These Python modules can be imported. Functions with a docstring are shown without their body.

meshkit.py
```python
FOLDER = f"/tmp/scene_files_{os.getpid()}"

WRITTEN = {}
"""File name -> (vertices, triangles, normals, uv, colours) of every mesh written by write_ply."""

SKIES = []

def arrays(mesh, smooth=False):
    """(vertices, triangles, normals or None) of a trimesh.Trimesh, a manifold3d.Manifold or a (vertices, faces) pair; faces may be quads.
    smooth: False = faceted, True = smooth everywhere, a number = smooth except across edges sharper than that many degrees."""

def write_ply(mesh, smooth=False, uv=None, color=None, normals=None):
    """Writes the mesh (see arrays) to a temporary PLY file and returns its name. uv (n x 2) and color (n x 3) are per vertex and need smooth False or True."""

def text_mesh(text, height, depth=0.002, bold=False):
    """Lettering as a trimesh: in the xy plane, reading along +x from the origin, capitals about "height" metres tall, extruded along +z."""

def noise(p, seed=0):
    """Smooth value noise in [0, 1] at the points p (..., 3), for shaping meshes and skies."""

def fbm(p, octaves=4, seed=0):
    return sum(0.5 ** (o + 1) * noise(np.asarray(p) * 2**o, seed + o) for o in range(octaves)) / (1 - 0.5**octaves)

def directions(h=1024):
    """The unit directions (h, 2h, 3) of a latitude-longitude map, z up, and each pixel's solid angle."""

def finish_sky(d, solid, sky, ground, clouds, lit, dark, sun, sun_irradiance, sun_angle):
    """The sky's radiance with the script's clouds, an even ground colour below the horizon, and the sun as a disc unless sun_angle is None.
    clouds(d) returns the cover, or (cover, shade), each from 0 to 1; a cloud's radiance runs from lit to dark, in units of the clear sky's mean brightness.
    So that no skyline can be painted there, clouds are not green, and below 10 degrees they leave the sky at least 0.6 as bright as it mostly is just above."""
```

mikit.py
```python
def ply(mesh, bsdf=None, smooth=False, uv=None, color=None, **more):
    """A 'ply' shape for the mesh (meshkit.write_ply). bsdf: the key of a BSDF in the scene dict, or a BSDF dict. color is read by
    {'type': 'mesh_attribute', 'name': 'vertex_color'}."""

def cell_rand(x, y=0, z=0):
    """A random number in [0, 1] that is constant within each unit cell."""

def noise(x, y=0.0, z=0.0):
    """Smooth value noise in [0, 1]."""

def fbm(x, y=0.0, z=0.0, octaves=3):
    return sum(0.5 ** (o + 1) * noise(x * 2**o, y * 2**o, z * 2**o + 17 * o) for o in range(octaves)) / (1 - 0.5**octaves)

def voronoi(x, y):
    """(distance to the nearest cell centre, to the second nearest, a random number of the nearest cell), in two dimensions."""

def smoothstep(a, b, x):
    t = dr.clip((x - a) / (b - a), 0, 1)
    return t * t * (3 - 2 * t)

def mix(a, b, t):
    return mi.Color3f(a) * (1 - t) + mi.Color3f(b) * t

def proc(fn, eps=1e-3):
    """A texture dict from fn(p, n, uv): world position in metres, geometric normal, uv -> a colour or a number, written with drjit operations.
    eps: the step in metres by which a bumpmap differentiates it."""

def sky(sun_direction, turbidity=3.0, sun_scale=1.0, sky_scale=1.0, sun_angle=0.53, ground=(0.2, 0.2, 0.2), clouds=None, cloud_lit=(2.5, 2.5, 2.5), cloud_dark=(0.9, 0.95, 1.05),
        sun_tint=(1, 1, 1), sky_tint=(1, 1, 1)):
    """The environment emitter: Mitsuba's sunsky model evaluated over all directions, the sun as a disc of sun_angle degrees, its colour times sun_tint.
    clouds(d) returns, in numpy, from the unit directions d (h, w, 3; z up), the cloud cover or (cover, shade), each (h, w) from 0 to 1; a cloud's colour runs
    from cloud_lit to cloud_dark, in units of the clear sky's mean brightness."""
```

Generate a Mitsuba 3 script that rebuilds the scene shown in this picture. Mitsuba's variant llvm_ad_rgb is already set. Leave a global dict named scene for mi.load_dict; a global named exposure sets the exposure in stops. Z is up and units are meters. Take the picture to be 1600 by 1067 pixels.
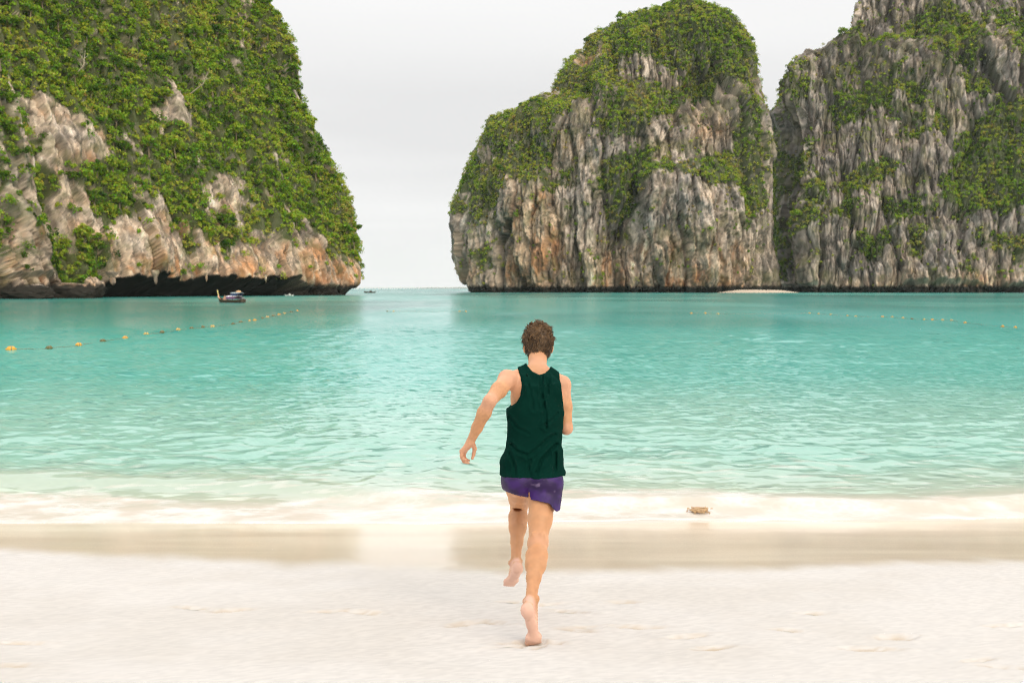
import math, numpy as np, trimesh, mitsuba as mi, mikit, meshkit
import drjit as dr
from scipy.interpolate import PchipInterpolator
from mikit import proc, noise, fbm, smoothstep, mix
from meshkit import noise as nz, fbm as nf
T = mi.ScalarTransform4f
scene, labels = {}, {}


def sstep(a, b, x):
    t = np.clip((x - a) / (b - a), 0, 1)
    return t * t * (3 - 2 * t)


# ------------------------------------------------------------------ camera, sky, exposure
H = 2.35                                   # camera height above the sea
F = 1715.0                                 # focal length in pixels of the 1600 x 1067 photograph
TH = math.atan((533.5 - 450.5) / F)        # downward pitch, from the sea horizon
CT, ST = math.cos(TH), math.sin(TH)
scene['camera'] = {'type': 'thinlens', 'fov': math.degrees(2 * math.atan(800 / F)), 'fov_axis': 'x',
                   'to_world': T().look_at(origin=[0, 0, H], target=[0, CT, H - ST], up=[0, 0, 1]),
                   'aperture_radius': 0.0035, 'focus_distance': 6.15, 'near_clip': 0.05, 'far_clip': 20000.0}


def sky_cover(d):
    """An unbroken layer of cloud with soft grey bands."""
    q = d / np.maximum(d[..., 2:], 0.05)
    n = nf(q * np.array([0.5, 0.9, 1.0]) + 3.1, 4, 5)
    el = np.degrees(np.arcsin(np.clip(d[..., 2], 0, 1)))
    band = 0.55 * np.exp(-((el - 8.5) / 3.2) ** 2) * (0.6 + 0.8 * nz(d * np.array([3, 3, 9.0]) + 7, 3))
    high = sstep(9.0, 60.0, el)                                  # an overcast sky is brighter overhead
    return np.ones(d.shape[:2]), np.clip((0.86 + 0.14 * (n - 0.45) + 0.22 * band) * (1 - high), 0, 1)


SUN = (0.42, -0.74, 0.56)
scene['sky'] = mikit.sky(SUN, turbidity=3, sun_scale=0.36, sun_angle=42, clouds=sky_cover, cloud_lit=(4.3, 4.28, 4.2),
                         cloud_dark=(2.10, 2.10, 2.11), sun_tint=(0.93, 0.96, 1.0), ground=(0.35, 0.4, 0.36))
exposure = 2.1


# ------------------------------------------------------------------ helpers
def at(px, py, Y):
    """The world point at distance Y on the sight line of a photograph's pixel."""
    v = (533.5 - py) / F
    k = Y / (CT + v * ST)
    return np.array([(px - 800) / F * k, Y, H + k * (v * CT - ST)])


def mattr():
    return {'type': 'mesh_attribute', 'name': 'vertex_color'}


def add(key, shape, label=None, category=None, group=None, kind=None):
    scene[key] = shape
    d = {k: v for k, v in (('label', label), ('category', category), ('group', group), ('kind', kind)) if v}
    if d:
        labels[key] = d


def tell(key, label=None, category=None, group=None, kind=None):
    labels[key] = {k: v for k, v in (('label', label), ('category', category), ('group', group), ('kind', kind)) if v}


def ridge(p, seed, o=3):
    """Sharp crests between smooth hollows."""
    out, amp = 0, 1.0
    for i in range(o):
        out = out + amp * (1 - np.abs(2 * nz(p * 2 ** i, seed + i) - 1))
        amp *= 0.5
    return out / 1.75


def grid_faces(nu, nv):
    i, j = np.meshgrid(np.arange(nu - 1), np.arange(nv - 1), indexing='ij')
    a = i * nv + j
    return np.stack([a, a + nv, a + nv + 1, a + 1], -1).reshape(-1, 4)


def frust(a, b, ra, rb, n=7):
    """A closed tapered rod from a to b."""
    a, b = np.asarray(a, float), np.asarray(b, float)
    d = (b - a) / np.linalg.norm(b - a)
    x = np.cross(d, [0, 0, 1.0] if abs(d[2]) < 0.9 else [1.0, 0, 0])
    x /= np.linalg.norm(x)
    y = np.cross(d, x)
    t = np.arange(n) * 2 * np.pi / n
    ring = np.cos(t)[:, None] * x + np.sin(t)[:, None] * y
    v = np.vstack([a + ring * ra, b + ring * rb, [a], [b]])
    i = np.arange(n)
    j = (i + 1) % n
    f = np.vstack([np.stack([i, j, j + n], 1), np.stack([i, j + n, i + n], 1), np.stack([j, i, i * 0 + 2 * n], 1), np.stack([i + n, j + n, i * 0 + 2 * n + 1], 1)])
    return v, f


def join(parts):
    vs, fs, n = [], [], 0
    for v, f in parts:
        f = np.asarray(f)
        if f.shape[1] == 4:
            f = np.vstack([f[:, [0, 1, 2]], f[:, [0, 2, 3]]])
        vs.append(np.asarray(v, float))
        fs.append(f + n)
        n += len(v)
    return np.vstack(vs), np.vstack(fs)


def box(c, s, rot=None):
    m = trimesh.creation.box(s)
    v = np.array(m.vertices)
    if rot is not None:
        v = v @ np.asarray(rot).T
    return v + c, np.array(m.faces)


def in_poly(x, y, poly):
    """Signed distance (negative inside) from the points to a closed polygon."""
    p = np.asarray(poly, float)
    q = np.roll(p, -1, 0)
    best, inside = np.full(x.shape, 1e9), np.zeros(x.shape, bool)
    for (ax, ay), (bx, by) in zip(p, q):
        ex, ey = bx - ax, by - ay
        t = np.clip(((x - ax) * ex + (y - ay) * ey) / (ex * ex + ey * ey + 1e-12), 0, 1)
        best = np.minimum(best, np.hypot(x - ax - t * ex, y - ay - t * ey))
        cond = (ay > y) != (by > y)
        xi = ax + (y - ay) / (by - ay if by != ay else 1e-9) * ex
        inside ^= cond & (x < xi)
    return np.where(inside, -best, best)


def surface_nets(s, org, h):
    """Triangles of the zero level of the array s (negative inside), org + index * h."""
    neg = s < 0
    nx, ny, nzz = s.shape
    c = np.zeros((nx - 1, ny - 1, nzz - 1), np.int8)
    for i in (0, 1):
        for j in (0, 1):
            for k in (0, 1):
                c += neg[i:nx - 1 + i, j:ny - 1 + j, k:nzz - 1 + k]
    cells = np.argwhere((c > 0) & (c < 8))
    idx = np.full(c.shape, -1, np.int32)
    idx[tuple(cells.T)] = np.arange(len(cells))
    corner = np.array([[i, j, k] for i in (0, 1) for j in (0, 1) for k in (0, 1)])
    val = np.stack([s[tuple((cells + o).T)] for o in corner], 1)
    acc, cnt = np.zeros((len(cells), 3)), np.zeros((len(cells), 1))
    for a in range(8):
        for b in range(a + 1, 8):
            if np.abs(corner[a] - corner[b]).sum() == 1:
                va, vb = val[:, a], val[:, b]
                m = (va < 0) != (vb < 0)
                t = np.where(m, va / np.where(m, va - vb, 1), 0)[:, None]
                acc += np.where(m[:, None], corner[a] + t * (corner[b] - corner[a]), 0)
                cnt += m[:, None]
    verts = (cells + acc / np.maximum(cnt, 1)) * h + org
    faces = []
    for ax in range(3):
        u, w = (ax + 1) % 3, (ax + 2) % 3
        lo = [slice(None)] * 3
        hi = [slice(None)] * 3
        lo[ax], hi[ax] = slice(0, -1), slice(1, None)
        a, b = neg[tuple(lo)], neg[tuple(hi)]
        e = np.argwhere(a != b)
        e = e[(e[:, u] > 0) & (e[:, w] > 0) & (e[:, u] < s.shape[u] - 1) & (e[:, w] < s.shape[w] - 1)]
        q = []
        for du, dw in ((-1, -1), (0, -1), (0, 0), (-1, 0)):
            o = e.copy()
            o[:, u] += du
            o[:, w] += dw
            q.append(idx[tuple(o.T)])
        q = np.stack(q, 1)
        flip = ~a[tuple(e.T)]
        q[flip] = q[flip][:, ::-1]
        faces.append(q)
    f = np.vstack(faces)
    return verts, np.vstack([f[:, [0, 1, 2]], f[:, [0, 2, 3]]])


class Field:
    """A signed distance field on a grid, into which rounded cones and ellipsoids are blended."""

    def __init__(self, lo, hi, h):
        self.lo, self.h = np.asarray(lo, float), h
        self.n = np.ceil((np.asarray(hi) - self.lo) / h).astype(int) + 1
        self.s = np.full(self.n, 0.08, np.float32)

    def block(self, lo, hi):
        a = np.clip(np.floor((lo - self.lo) / self.h).astype(int), 0, self.n)
        b = np.clip(np.ceil((hi - self.lo) / self.h).astype(int) + 1, 0, self.n)
        sl = tuple(slice(x, y) for x, y in zip(a, b))
        g = np.meshgrid(*[(np.arange(x, y) * self.h + o) for x, y, o in zip(a, b, self.lo)], indexing='ij', sparse=True)
        return sl, g

    def mixin(self, sl, d, k):
        o = self.s[sl]
        hh = np.clip(0.5 + 0.5 * (o - d) / k, 0, 1)
        self.s[sl] = o * (1 - hh) + d * hh - k * hh * (1 - hh)

    def cone(self, a, b, ra, rb, k=0.02):
        a, b = np.asarray(a, float), np.asarray(b, float)
        m = max(ra, rb) + 0.06
        sl, (x, y, z) = self.block(np.minimum(a, b) - m, np.maximum(a, b) + m)
        e = b - a
        t = np.clip(((x - a[0]) * e[0] + (y - a[1]) * e[1] + (z - a[2]) * e[2]) / (e @ e + 1e-12), 0, 1)
        d = np.sqrt((x - a[0] - t * e[0]) ** 2 + (y - a[1] - t * e[1]) ** 2 + (z - a[2] - t * e[2]) ** 2) - (ra + (rb - ra) * t)
        self.mixin(sl, d, k)

    def chain(self, pts, rs, k=0.02):
        for i in range(len(pts) - 1):
            self.cone(pts[i], pts[i + 1], rs[i], rs[i + 1], k)

    def ell(self, c, r, rot=None, k=0.02, sub=False):
        c, r = np.asarray(c, float), np.asarray(r, float)
        R = np.eye(3) if rot is None else np.asarray(rot)
        m = max(r) + 0.06
        sl, (x, y, z) = self.block(c - m, c + m)
        q = [R[0, i] * (x - c[0]) + R[1, i] * (y - c[1]) + R[2, i] * (z - c[2]) for i in range(3)]
        k0 = np.sqrt(sum((q[i] / r[i]) ** 2 for i in range(3)))
        k1 = np.sqrt(sum((q[i] / r[i] ** 2) ** 2 for i in range(3))) + 1e-9
        d = k0 * (k0 - 1) / k1
        if sub:
            self.s[sl] = np.maximum(self.s[sl], -d)
        else:
            self.mixin(sl, d, k)

    def mesh(self):
        return surface_nets(self.s, self.lo, self.h)


def relax(v, f, n=3, lam=0.5):
    m = trimesh.Trimesh(v, f, process=False)
    e = m.edges_unique
    for it in range(n):
        for l in (lam, -lam * 1.04):
            s, c = np.zeros_like(v), np.zeros((len(v), 1))
            np.add.at(s, e[:, 0], v[e[:, 1]])
            np.add.at(s, e[:, 1], v[e[:, 0]])
            np.add.at(c, e[:, 0], 1)
            np.add.at(c, e[:, 1], 1)
            v = v + l * (s / np.maximum(c, 1) - v)
    return v


# ------------------------------------------------------------------ materials shared by the setting
scene['rock_mat'] = {'type': 'twosided', 'bsdf': {'type': 'diffuse', 'reflectance': mattr()}}
scene['leaf_mat'] = {'type': 'principledthin', 'base_color': mattr(), 'roughness': 0.6, 'diff_trans': 0.7, 'spec_trans': 0.0, 'eta': 1.35}
scene['bark_mat'] = {'type': 'diffuse', 'reflectance': {'type': 'rgb', 'value': [0.24, 0.19, 0.13]}}


# ------------------------------------------------------------------ beach
def sand_z(x, y):
    return 0.533 + 0.1 * (5.57 - y)


def shore_np(x):
    return 10.8 + 0.10 * np.maximum(x, 0) + 0.25 * (nz(np.stack([x * 0.5 + 9, x * 0, x * 0], -1), 4) - 0.5) + 0.10 * (nz(np.stack([x * 2.2, x * 0, x * 0], -1), 8) - 0.5)


FOOT = (0.092, 5.60)                       # where the runner's toes meet the sand
rng = np.random.default_rng(11)


def sand():
    xs = np.concatenate([np.linspace(-160, -9, 40)[:-1], np.linspace(-9, -4, 60)[:-1], np.linspace(-4, 4, 240), np.linspace(4, 9, 60)[1:], np.linspace(9, 160, 40)[1:]])
    ys = np.concatenate([np.linspace(-60, 2, 30)[:-1], np.linspace(2, 4.4, 40)[:-1], np.linspace(4.4, 8.6, 180), np.linspace(8.6, 12.5, 80)[1:], np.linspace(12.5, 40, 30)[1:]])
    X, Y = np.meshgrid(xs, ys, indexing='ij')
    Z = sand_z(X, Y)
    Z = np.where(Y < 2, sand_z(X, 2) + (2 - Y) * 0.03, Z)
    p = np.stack([X, Y, X * 0], -1)
    dry = sstep(8.7, 7.6, Y)
    Z = Z + dry * (0.022 * (nf(p * 1.1, 3, 2) - 0.5) + 0.012 * (nf(p * 5, 3, 7) - 0.5) + 0.004 * (nz(p * 22, 3) - 0.5))
    Z = Z + (1 - dry) * 0.004 * (nf(p * np.array([0.7, 2.2, 1]), 3, 5) - 0.5)
    # footprints and scuffs
    marks = [(0.10, 5.575, .07, .05, .2, .030), (0.05, 5.50, .16, .022, .25, .018), (0.13, 5.47, .10, .02, .9, .018), (0.20, 5.56, .08, .03, -.4, .016), (-0.02, 5.555, .07, .025, .2, .014)]
    for px, py in ((920, 985), (905, 990), (1000, 985), (300, 957), (350, 960), (520, 962), (570, 964), (25, 1013), (10, 1050), (1080, 1000), (1240, 990), (1370, 1020), (1410, 1002), (1540, 1040), (1580, 1052), (975, 945), (890, 960),
                   (860, 948), (805, 945), (768, 978), (725, 980), (1120, 1018), (1280, 965), (1590, 985)):
        yy = 1.26 / ((py - 450.5) / F - 0.1)
        marks.append(((px - 800) / F * yy, yy, rng.uniform(.10, .16), rng.uniform(.035, .06), rng.uniform(-.5, .6), rng.uniform(.012, .022)))
    moist = np.zeros_like(Z)
    for cx, cy, a, b, r, dep in marks:
        u = ((X - cx) * math.cos(r) + (Y - cy) * math.sin(r)) / a
        w = (-(X - cx) * math.sin(r) + (Y - cy) * math.cos(r)) / b
        q = np.sqrt(u * u + w * w) * (0.7 + 0.7 * nf(p * 14 + cx, 3, 3))
        Z = Z - dep * np.exp(-q ** 4) + 0.35 * dep * np.exp(-((q - 1.3) / 0.35) ** 2)
        moist = np.maximum(moist, 0.8 * np.exp(-q ** 3) * sstep(.35, .62, nf(p * np.array([26, 40, 1]) + cx, 3, 9)))
    g = sstep(.35, .75, nf(p * 1.3, 3, 4))[..., None]
    col = (np.array([0.578, 0.557, 0.540]) * (1 - g) + np.array([0.545, 0.520, 0.496]) * g) * (0.93 + .14 * nz(p * 60, 5)[..., None])
    m = (moist * 0.95)[..., None]
    col = col * (1 - m) + np.array([0.44, 0.355, 0.255]) * m
    return (np.stack([X, Y, Z], -1).reshape(-1, 3), grid_faces(len(xs), len(ys))), col.reshape(-1, 3)


def shore(x):
    return 10.8 + 0.10 * dr.maximum(x, 0) + 0.25 * (noise(x * 0.5 + 9, 0, 0) - 0.5)


def wet_w(p, n, uv):
    edge = 7.75 + 0.28 * dr.abs(p.x) * dr.select(p.x < 0, 0.85, 0.36) + 0.9 * (fbm(p.x * 0.55 + 3, p.y * 0.25, 0, 3) - 0.5) + 0.25 * (fbm(p.x * 3.0, p.y * 1.2, 5, 2) - 0.5)
    finger = 0.35 * (fbm(p.x * 2.4 + 0.9 * p.y, p.y * 0.35, 9, 3) - 0.5)
    return smoothstep(edge - 0.22, edge + 0.34, p.y + finger)


def wet_c(p, n, uv):
    g = fbm(p.x * 0.5, p.y * 2.6, 0, 4)
    f = noise(p.x * 150, p.y * 150, 0)
    return mix((0.475, 0.405, 0.325), (0.42, 0.35, 0.275), smoothstep(0.3, 0.7, g)) * (0.95 + 0.1 * f)


def wet_r(p, n, uv):
    return 0.07 + 0.16 * fbm(p.x * 0.6, p.y * 2.2, 3, 3)


scene['dry_sand'] = {'type': 'diffuse', 'reflectance': mattr()}
scene['wet_sand'] = {'type': 'principled', 'base_color': proc(wet_c), 'roughness': proc(wet_r), 'specular': 0.5}
scene['sand_mat'] = {'type': 'twosided', 'bsdf': {'type': 'blendbsdf', 'weight': proc(wet_w), 'a': {'type': 'ref', 'id': 'dry_sand'}, 'b': {'type': 'ref', 'id': 'wet_sand'}}}
sand_mesh, sand_col = sand()
add('sand', mikit.ply(sand_mesh, 'sand_mat', smooth=True, color=sand_col), 'pale sand beach with a darker wet band along the water', kind='structure')


# ------------------------------------------------------------------ sea
def sea():
    ys = np.concatenate([np.linspace(0, 8, 120)[:-1], np.linspace(8, 62, 230)[:-1], 62 * np.exp(np.linspace(0, np.log(9000 / 62.0), 90))])
    s = np.linspace(-1, 1, 420)
    S, D = np.meshgrid(s, ys, indexing='ij')
    X = S * (7.5 + 0.62 * (D + 10.0) * (1 + 0.5 * sstep(50, 400, D)))
    y0 = shore_np(np.clip(X, -60, 60))
    Y = y0 + D
    p = np.stack([X, Y, X * 0], -1)
    Z = 0.012 * sstep(0, 0.03, D) - 0.006 + sand_z(X, y0) * sstep(0.8, 0.0, D)
    bend = 0.7 * (nf(p[..., :] * np.array([0.25, 0, 0]), 2, 3) - 0.5) * 3
    crest = D - (1.75 + bend - 0.22 * np.clip(X - 1, 0, 4))
    Z = Z + 0.075 * np.exp(-np.where(crest < 0, (crest / 0.22) ** 2, (crest / 0.8) ** 2)) * (0.4 + 1.2 * nz(p * np.array([0.5, 0, 0]) + 3, 2))
    Z = Z + 0.05 * np.exp(-((D - 5.5 - 2 * bend) / 1.2) ** 2)
    fade = sstep(0.3, 3.5, D)
    w = np.stack([nf(p * 0.35 + 4, 2, 21), nf(p * 0.35 + 9, 2, 22), X * 0], -1) - 0.5
    q = p + w * np.array([1.6, 1.0, 0])
    chop = 0.085 * (ridge(q * np.array([0.62, 0.85, 1]), 9, 2) - 0.6) + 0.070 * (ridge(q * np.array([1.5, 1.8, 1]) + 7, 14, 2) - 0.6)
    gust = 0.55 + 0.9 * nf(p * np.array([0.06, 0.12, 1]), 2, 31)
    Z = Z + chop * gust * fade * sstep(66, 46, D) + (nf(p * np.array([0.10, 0.22, 1]), 2, 12) - 0.5) * sstep(4, 25, D) * (0.015 + 0.085 * sstep(70, 30, D)) * sstep(900, 200, D)
    Z = Z + 0.012 * (nf(p * np.array([5, 7, 1]), 3, 15) - 0.5) * sstep(0, .2, D) * sstep(3, 2, D)
    return np.stack([X, Y, Z], -1).reshape(-1, 3), grid_faces(len(s), len(ys))


def sea_c(p, n, uv):
    d = p.y - shore(p.x) + 1.6 * (fbm(p.x * 0.3, p.y * 0.15, 0, 2) - 0.5)
    c = mix((0.52, 0.48, 0.42), (0.38, 0.45, 0.375), smoothstep(0.9, 2.3, d + 0.12 * dr.clip(p.x, 0, 4)))
    c = mix(c, (0.23, 0.43, 0.37), smoothstep(1.7, 5.2, d + 0.2 * dr.clip(p.x, 0, 4)))
    c = mix(c, (0.095, 0.355, 0.315), smoothstep(5.5, 20.0, d))
    c = mix(c, (0.040, 0.26, 0.235), smoothstep(20.0, 60.0, d))
    far = smoothstep(40.0, 140.0, d + 60 * (fbm(p.x * 0.03, p.y * 0.012, 2, 3) - 0.5))
    c = mix(c, (0.018, 0.155, 0.14), far)
    weed = smoothstep(0.50, 0.66, fbm(p.x * 0.018 + 3, p.y * 0.010, 8, 4)) * smoothstep(40.0, 90.0, d)      # weed beds and sand patches on the bottom
    sandy = smoothstep(0.52, 0.70, fbm(p.x * 0.022 + 9, p.y * 0.012, 5, 4)) * smoothstep(12.0, 40.0, d)
    return mix(mix(c, (0.010, 0.095, 0.085), 0.55 * weed), (0.075, 0.30, 0.265), 0.55 * sandy)


def foam_w(p, n, uv):
    x, y = p.x, p.y
    d = y - shore(x) - 0.10 * (noise(x * 2.2, 0, 0) - 0.5)
    wob = fbm(x * 1.4, y * 1.1, 3, 3) - 0.5
    wid = 1.75 + 0.9 * (noise(x * 0.35, 0, 4) - 0.5) - 0.30 * dr.clip(x - 1.0, 0, 4) + 1.1 * wob
    body = smoothstep(0.0, 0.03, d) * (1 - smoothstep(wid - 0.25, wid + 0.15, d))
    f1, f2, _ = mikit.voronoi(x * 3.4 + 1.6 * wob, y * 4.2 + 2.0 * wob)
    g1, g2, _ = mikit.voronoi(x * 9 + 2 * wob, y * 9)
    lace = 1 - smoothstep(0.03, 0.34, f2 - f1)
    fine = 1 - smoothstep(0.02, 0.45, g2 - g1)
    big = fbm(x * 1.7, y * 4.6, 9, 4)
    a = body * dr.clip(0.46 + 0.26 * lace + 0.24 * fine + 1.5 * (big - 0.48), 0, 1)
    lip = (1 - smoothstep(0.05, 0.14 + 0.10 * noise(x * 1.3, 0, 7), d)) * smoothstep(0.0, 0.015, d)
    curl = smoothstep(-0.5, -0.1, d - wid) * (1 - smoothstep(0.0, 0.18, d - wid)) * smoothstep(0.50, 0.66, fbm(x * 5.0, y * 9.0, 6, 4))
    far = (1 - smoothstep(2.5, 7.5, d)) * smoothstep(0.60, 0.78, fbm(x * 2.6, y * 9.0, 12, 4)) * 0.4 * smoothstep(0.5, 1.5, d)
    return dr.clip(dr.maximum(dr.maximum(a, lip), dr.maximum(curl * 0.5, far)), 0, 1) * 0.94


def foam_c(p, n, uv):
    return mix((0.68, 0.66, 0.64), (0.56, 0.51, 0.45), smoothstep(0.4, 0.75, fbm(p.x * 2.5, p.y * 3.5, 1, 3)))


def ripple(p, n, uv):
    x, y = p.x, p.y
    d = y - 10.8
    w = 0.9 * (fbm(x * 0.35, y * 0.35, 0, 2) - 0.5)
    near = 0.040 * (fbm(x * 3.6 + w, y * 4.4 + w, 1, 2) - 0.5)
    mid = 0.030 * (fbm(x * 0.5 + w, y * 0.9 + w, 6, 3) - 0.5)
    return near * smoothstep(0.2, 3.0, d) * (1 - smoothstep(20.0, 50.0, d)) + mid * smoothstep(40.0, 60.0, d) * (1 - 0.6 * smoothstep(60.0, 140.0, d))


def sea_r(p, n, uv):
    """The unresolved ripples: rougher where more of them fall into one sight line."""
    return 0.08 + 0.14 * smoothstep(4.0, 60.0, p.y - 10.8) + (0.22 * (fbm(p.x * 0.03, p.y * 0.010, 4, 3) - 0.5) + 0.14 * (fbm(p.x * 0.25, p.y * 0.05, 7, 3) - 0.5)) * smoothstep(20.0, 80.0, p.y)


scene['sea_water'] = {'type': 'bumpmap', 'arbitrary': proc(ripple, eps=0.02), 'scale': 1.0,
                      'bsdf': {'type': 'principled', 'eta': 1.33, 'roughness': proc(sea_r), 'base_color': proc(sea_c)}}
scene['sea_foam'] = {'type': 'diffuse', 'reflectance': proc(foam_c)}
scene['sea_mat'] = {'type': 'blendbsdf', 'weight': proc(foam_w), 'a': {'type': 'ref', 'id': 'sea_water'}, 'b': {'type': 'ref', 'id': 'sea_foam'}}
add('water', mikit.ply(sea(), 'sea_mat', smooth=True), 'clear turquoise bay with a low foaming shore break', kind='structure')


# ------------------------------------------------------------------ cliffs
class Wall:
    """The mean plane of a cliff face: base point, direction along it, lean back per metre of height."""

    def __init__(self, b, d, lean):
        self.b = np.array([*b, 0.0])
        d = np.array([*d, 0.0])
        self.e = d / np.linalg.norm(d)
        self.n = np.array([self.e[1], -self.e[0], 0.0])          # outward, towards the bay
        self.lean = lean

    def sz(self, p):
        q = p - self.b
        return q @ self.e, p[..., 2]

    def hit(self, px, py):
        o = np.array([0, 0, H])
        d = at(px, py, 1.0) - o
        nn = self.n + np.array([0, 0, self.lean])
        return o + d * (((self.b - o) @ nn) / (d @ nn))

    def poly(self, pts):
        return [self.sz(self.hit(x, y)) for x, y in pts]


def cliff_grid(levels, nu, zs, weights):
    """levels: (z, K x 2 contour points); returns positions (nu, nz, 3) on the interpolated contours."""
    zl = np.array([l[0] for l in levels])
    C = np.array([l[1] for l in levels])
    K = C.shape[1]
    cz = PchipInterpolator(zl, C, axis=0)(np.clip(zs, zl[0], zl[-1]))          # nz, K, 2
    if weights is None:                     # columns evenly spaced along the front, sparse behind
        m = C[len(C) // 3]
        weights = np.linalg.norm(np.diff(m, axis=0), axis=1) * np.where((m[:-1, 1] + m[1:, 1]) / 2 > 668, 0.35, 1.0)
    w = np.concatenate([[0], np.cumsum(weights)])
    u = np.interp(np.linspace(0, w[-1], nu), w, np.arange(K))
    P = PchipInterpolator(np.arange(K), cz, axis=1)(u)                          # nz, nu, 2
    P = np.concatenate([P, np.broadcast_to(zs[:, None, None], P.shape[:2] + (1,))], -1)
    return P.transpose(1, 0, 2)


def grid_normals(P):
    a, b = np.gradient(P, axis=0), np.gradient(P, axis=1)
    n = np.cross(a, b)
    return n / (np.linalg.norm(n, axis=-1, keepdims=True) + 1e-9)


def slabs(S, Z, w, h, seed):
    """Rock split into upright slabs about w wide and h tall: (offset from -1 to 1 with each slab tilted its own way, nearness of a crack, the slab's random number)."""
    x, y = S / w, Z / h
    ix, iy = np.floor(x), np.floor(y)

    def rnd(a, b, k):
        h = (a.astype(np.int64) * 374761393 + b.astype(np.int64) * 668265263 + (k * 977 + seed) * 2246822519) & 0xFFFFFFFF
        h = ((h ^ (h >> 13)) * 1274126177) & 0xFFFFFFFF
        h = ((h ^ (h >> 15)) * 2246822519) & 0xFFFFFFFF
        return ((h ^ (h >> 16)) & 0xFFFF) / 65535.0

    f1, f2 = np.full(x.shape, 9.0), np.full(x.shape, 9.0)
    off, idr = np.zeros(x.shape), np.zeros(x.shape)
    for i in (-1, 0, 1):
        for j in (-1, 0, 1):
            a, b = ix + i, iy + j
            dx, dy = x - a - rnd(a, b, 1), y - b - rnd(a, b, 2)
            d = np.maximum(np.abs(dx) * 1.15 + 0.12 * np.abs(dy), 0.55 * np.abs(dy) + 0.5 * np.abs(dx))
            new = d < f1
            f2 = np.where(new, f1, np.minimum(f2, d))
            o = 2 * rnd(a, b, 3) - 1 + 1.6 * dx * (2 * rnd(a, b, 4) - 1) - 0.9 * dy * rnd(a, b, 5)
            off, idr = np.where(new, o, off), np.where(new, rnd(a, b, 6), idr)
            f1 = np.where(new, d, f1)
    return off, np.exp(-((f2 - f1) / 0.10) ** 2), idr


def lateral(wall, P):
    """Metres along a cliff face, carried on round its flanks."""
    q = P - wall.b
    s = q @ wall.e
    if wall.e[1] == 0:
        return s + 0.6 * (P[..., 1] - 606) * np.clip((s - 57) / 60, -1, 1)
    return s - 0.6 * np.maximum(-(q @ wall.n) - 0.42 * P[..., 2] - 6, 0)


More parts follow.
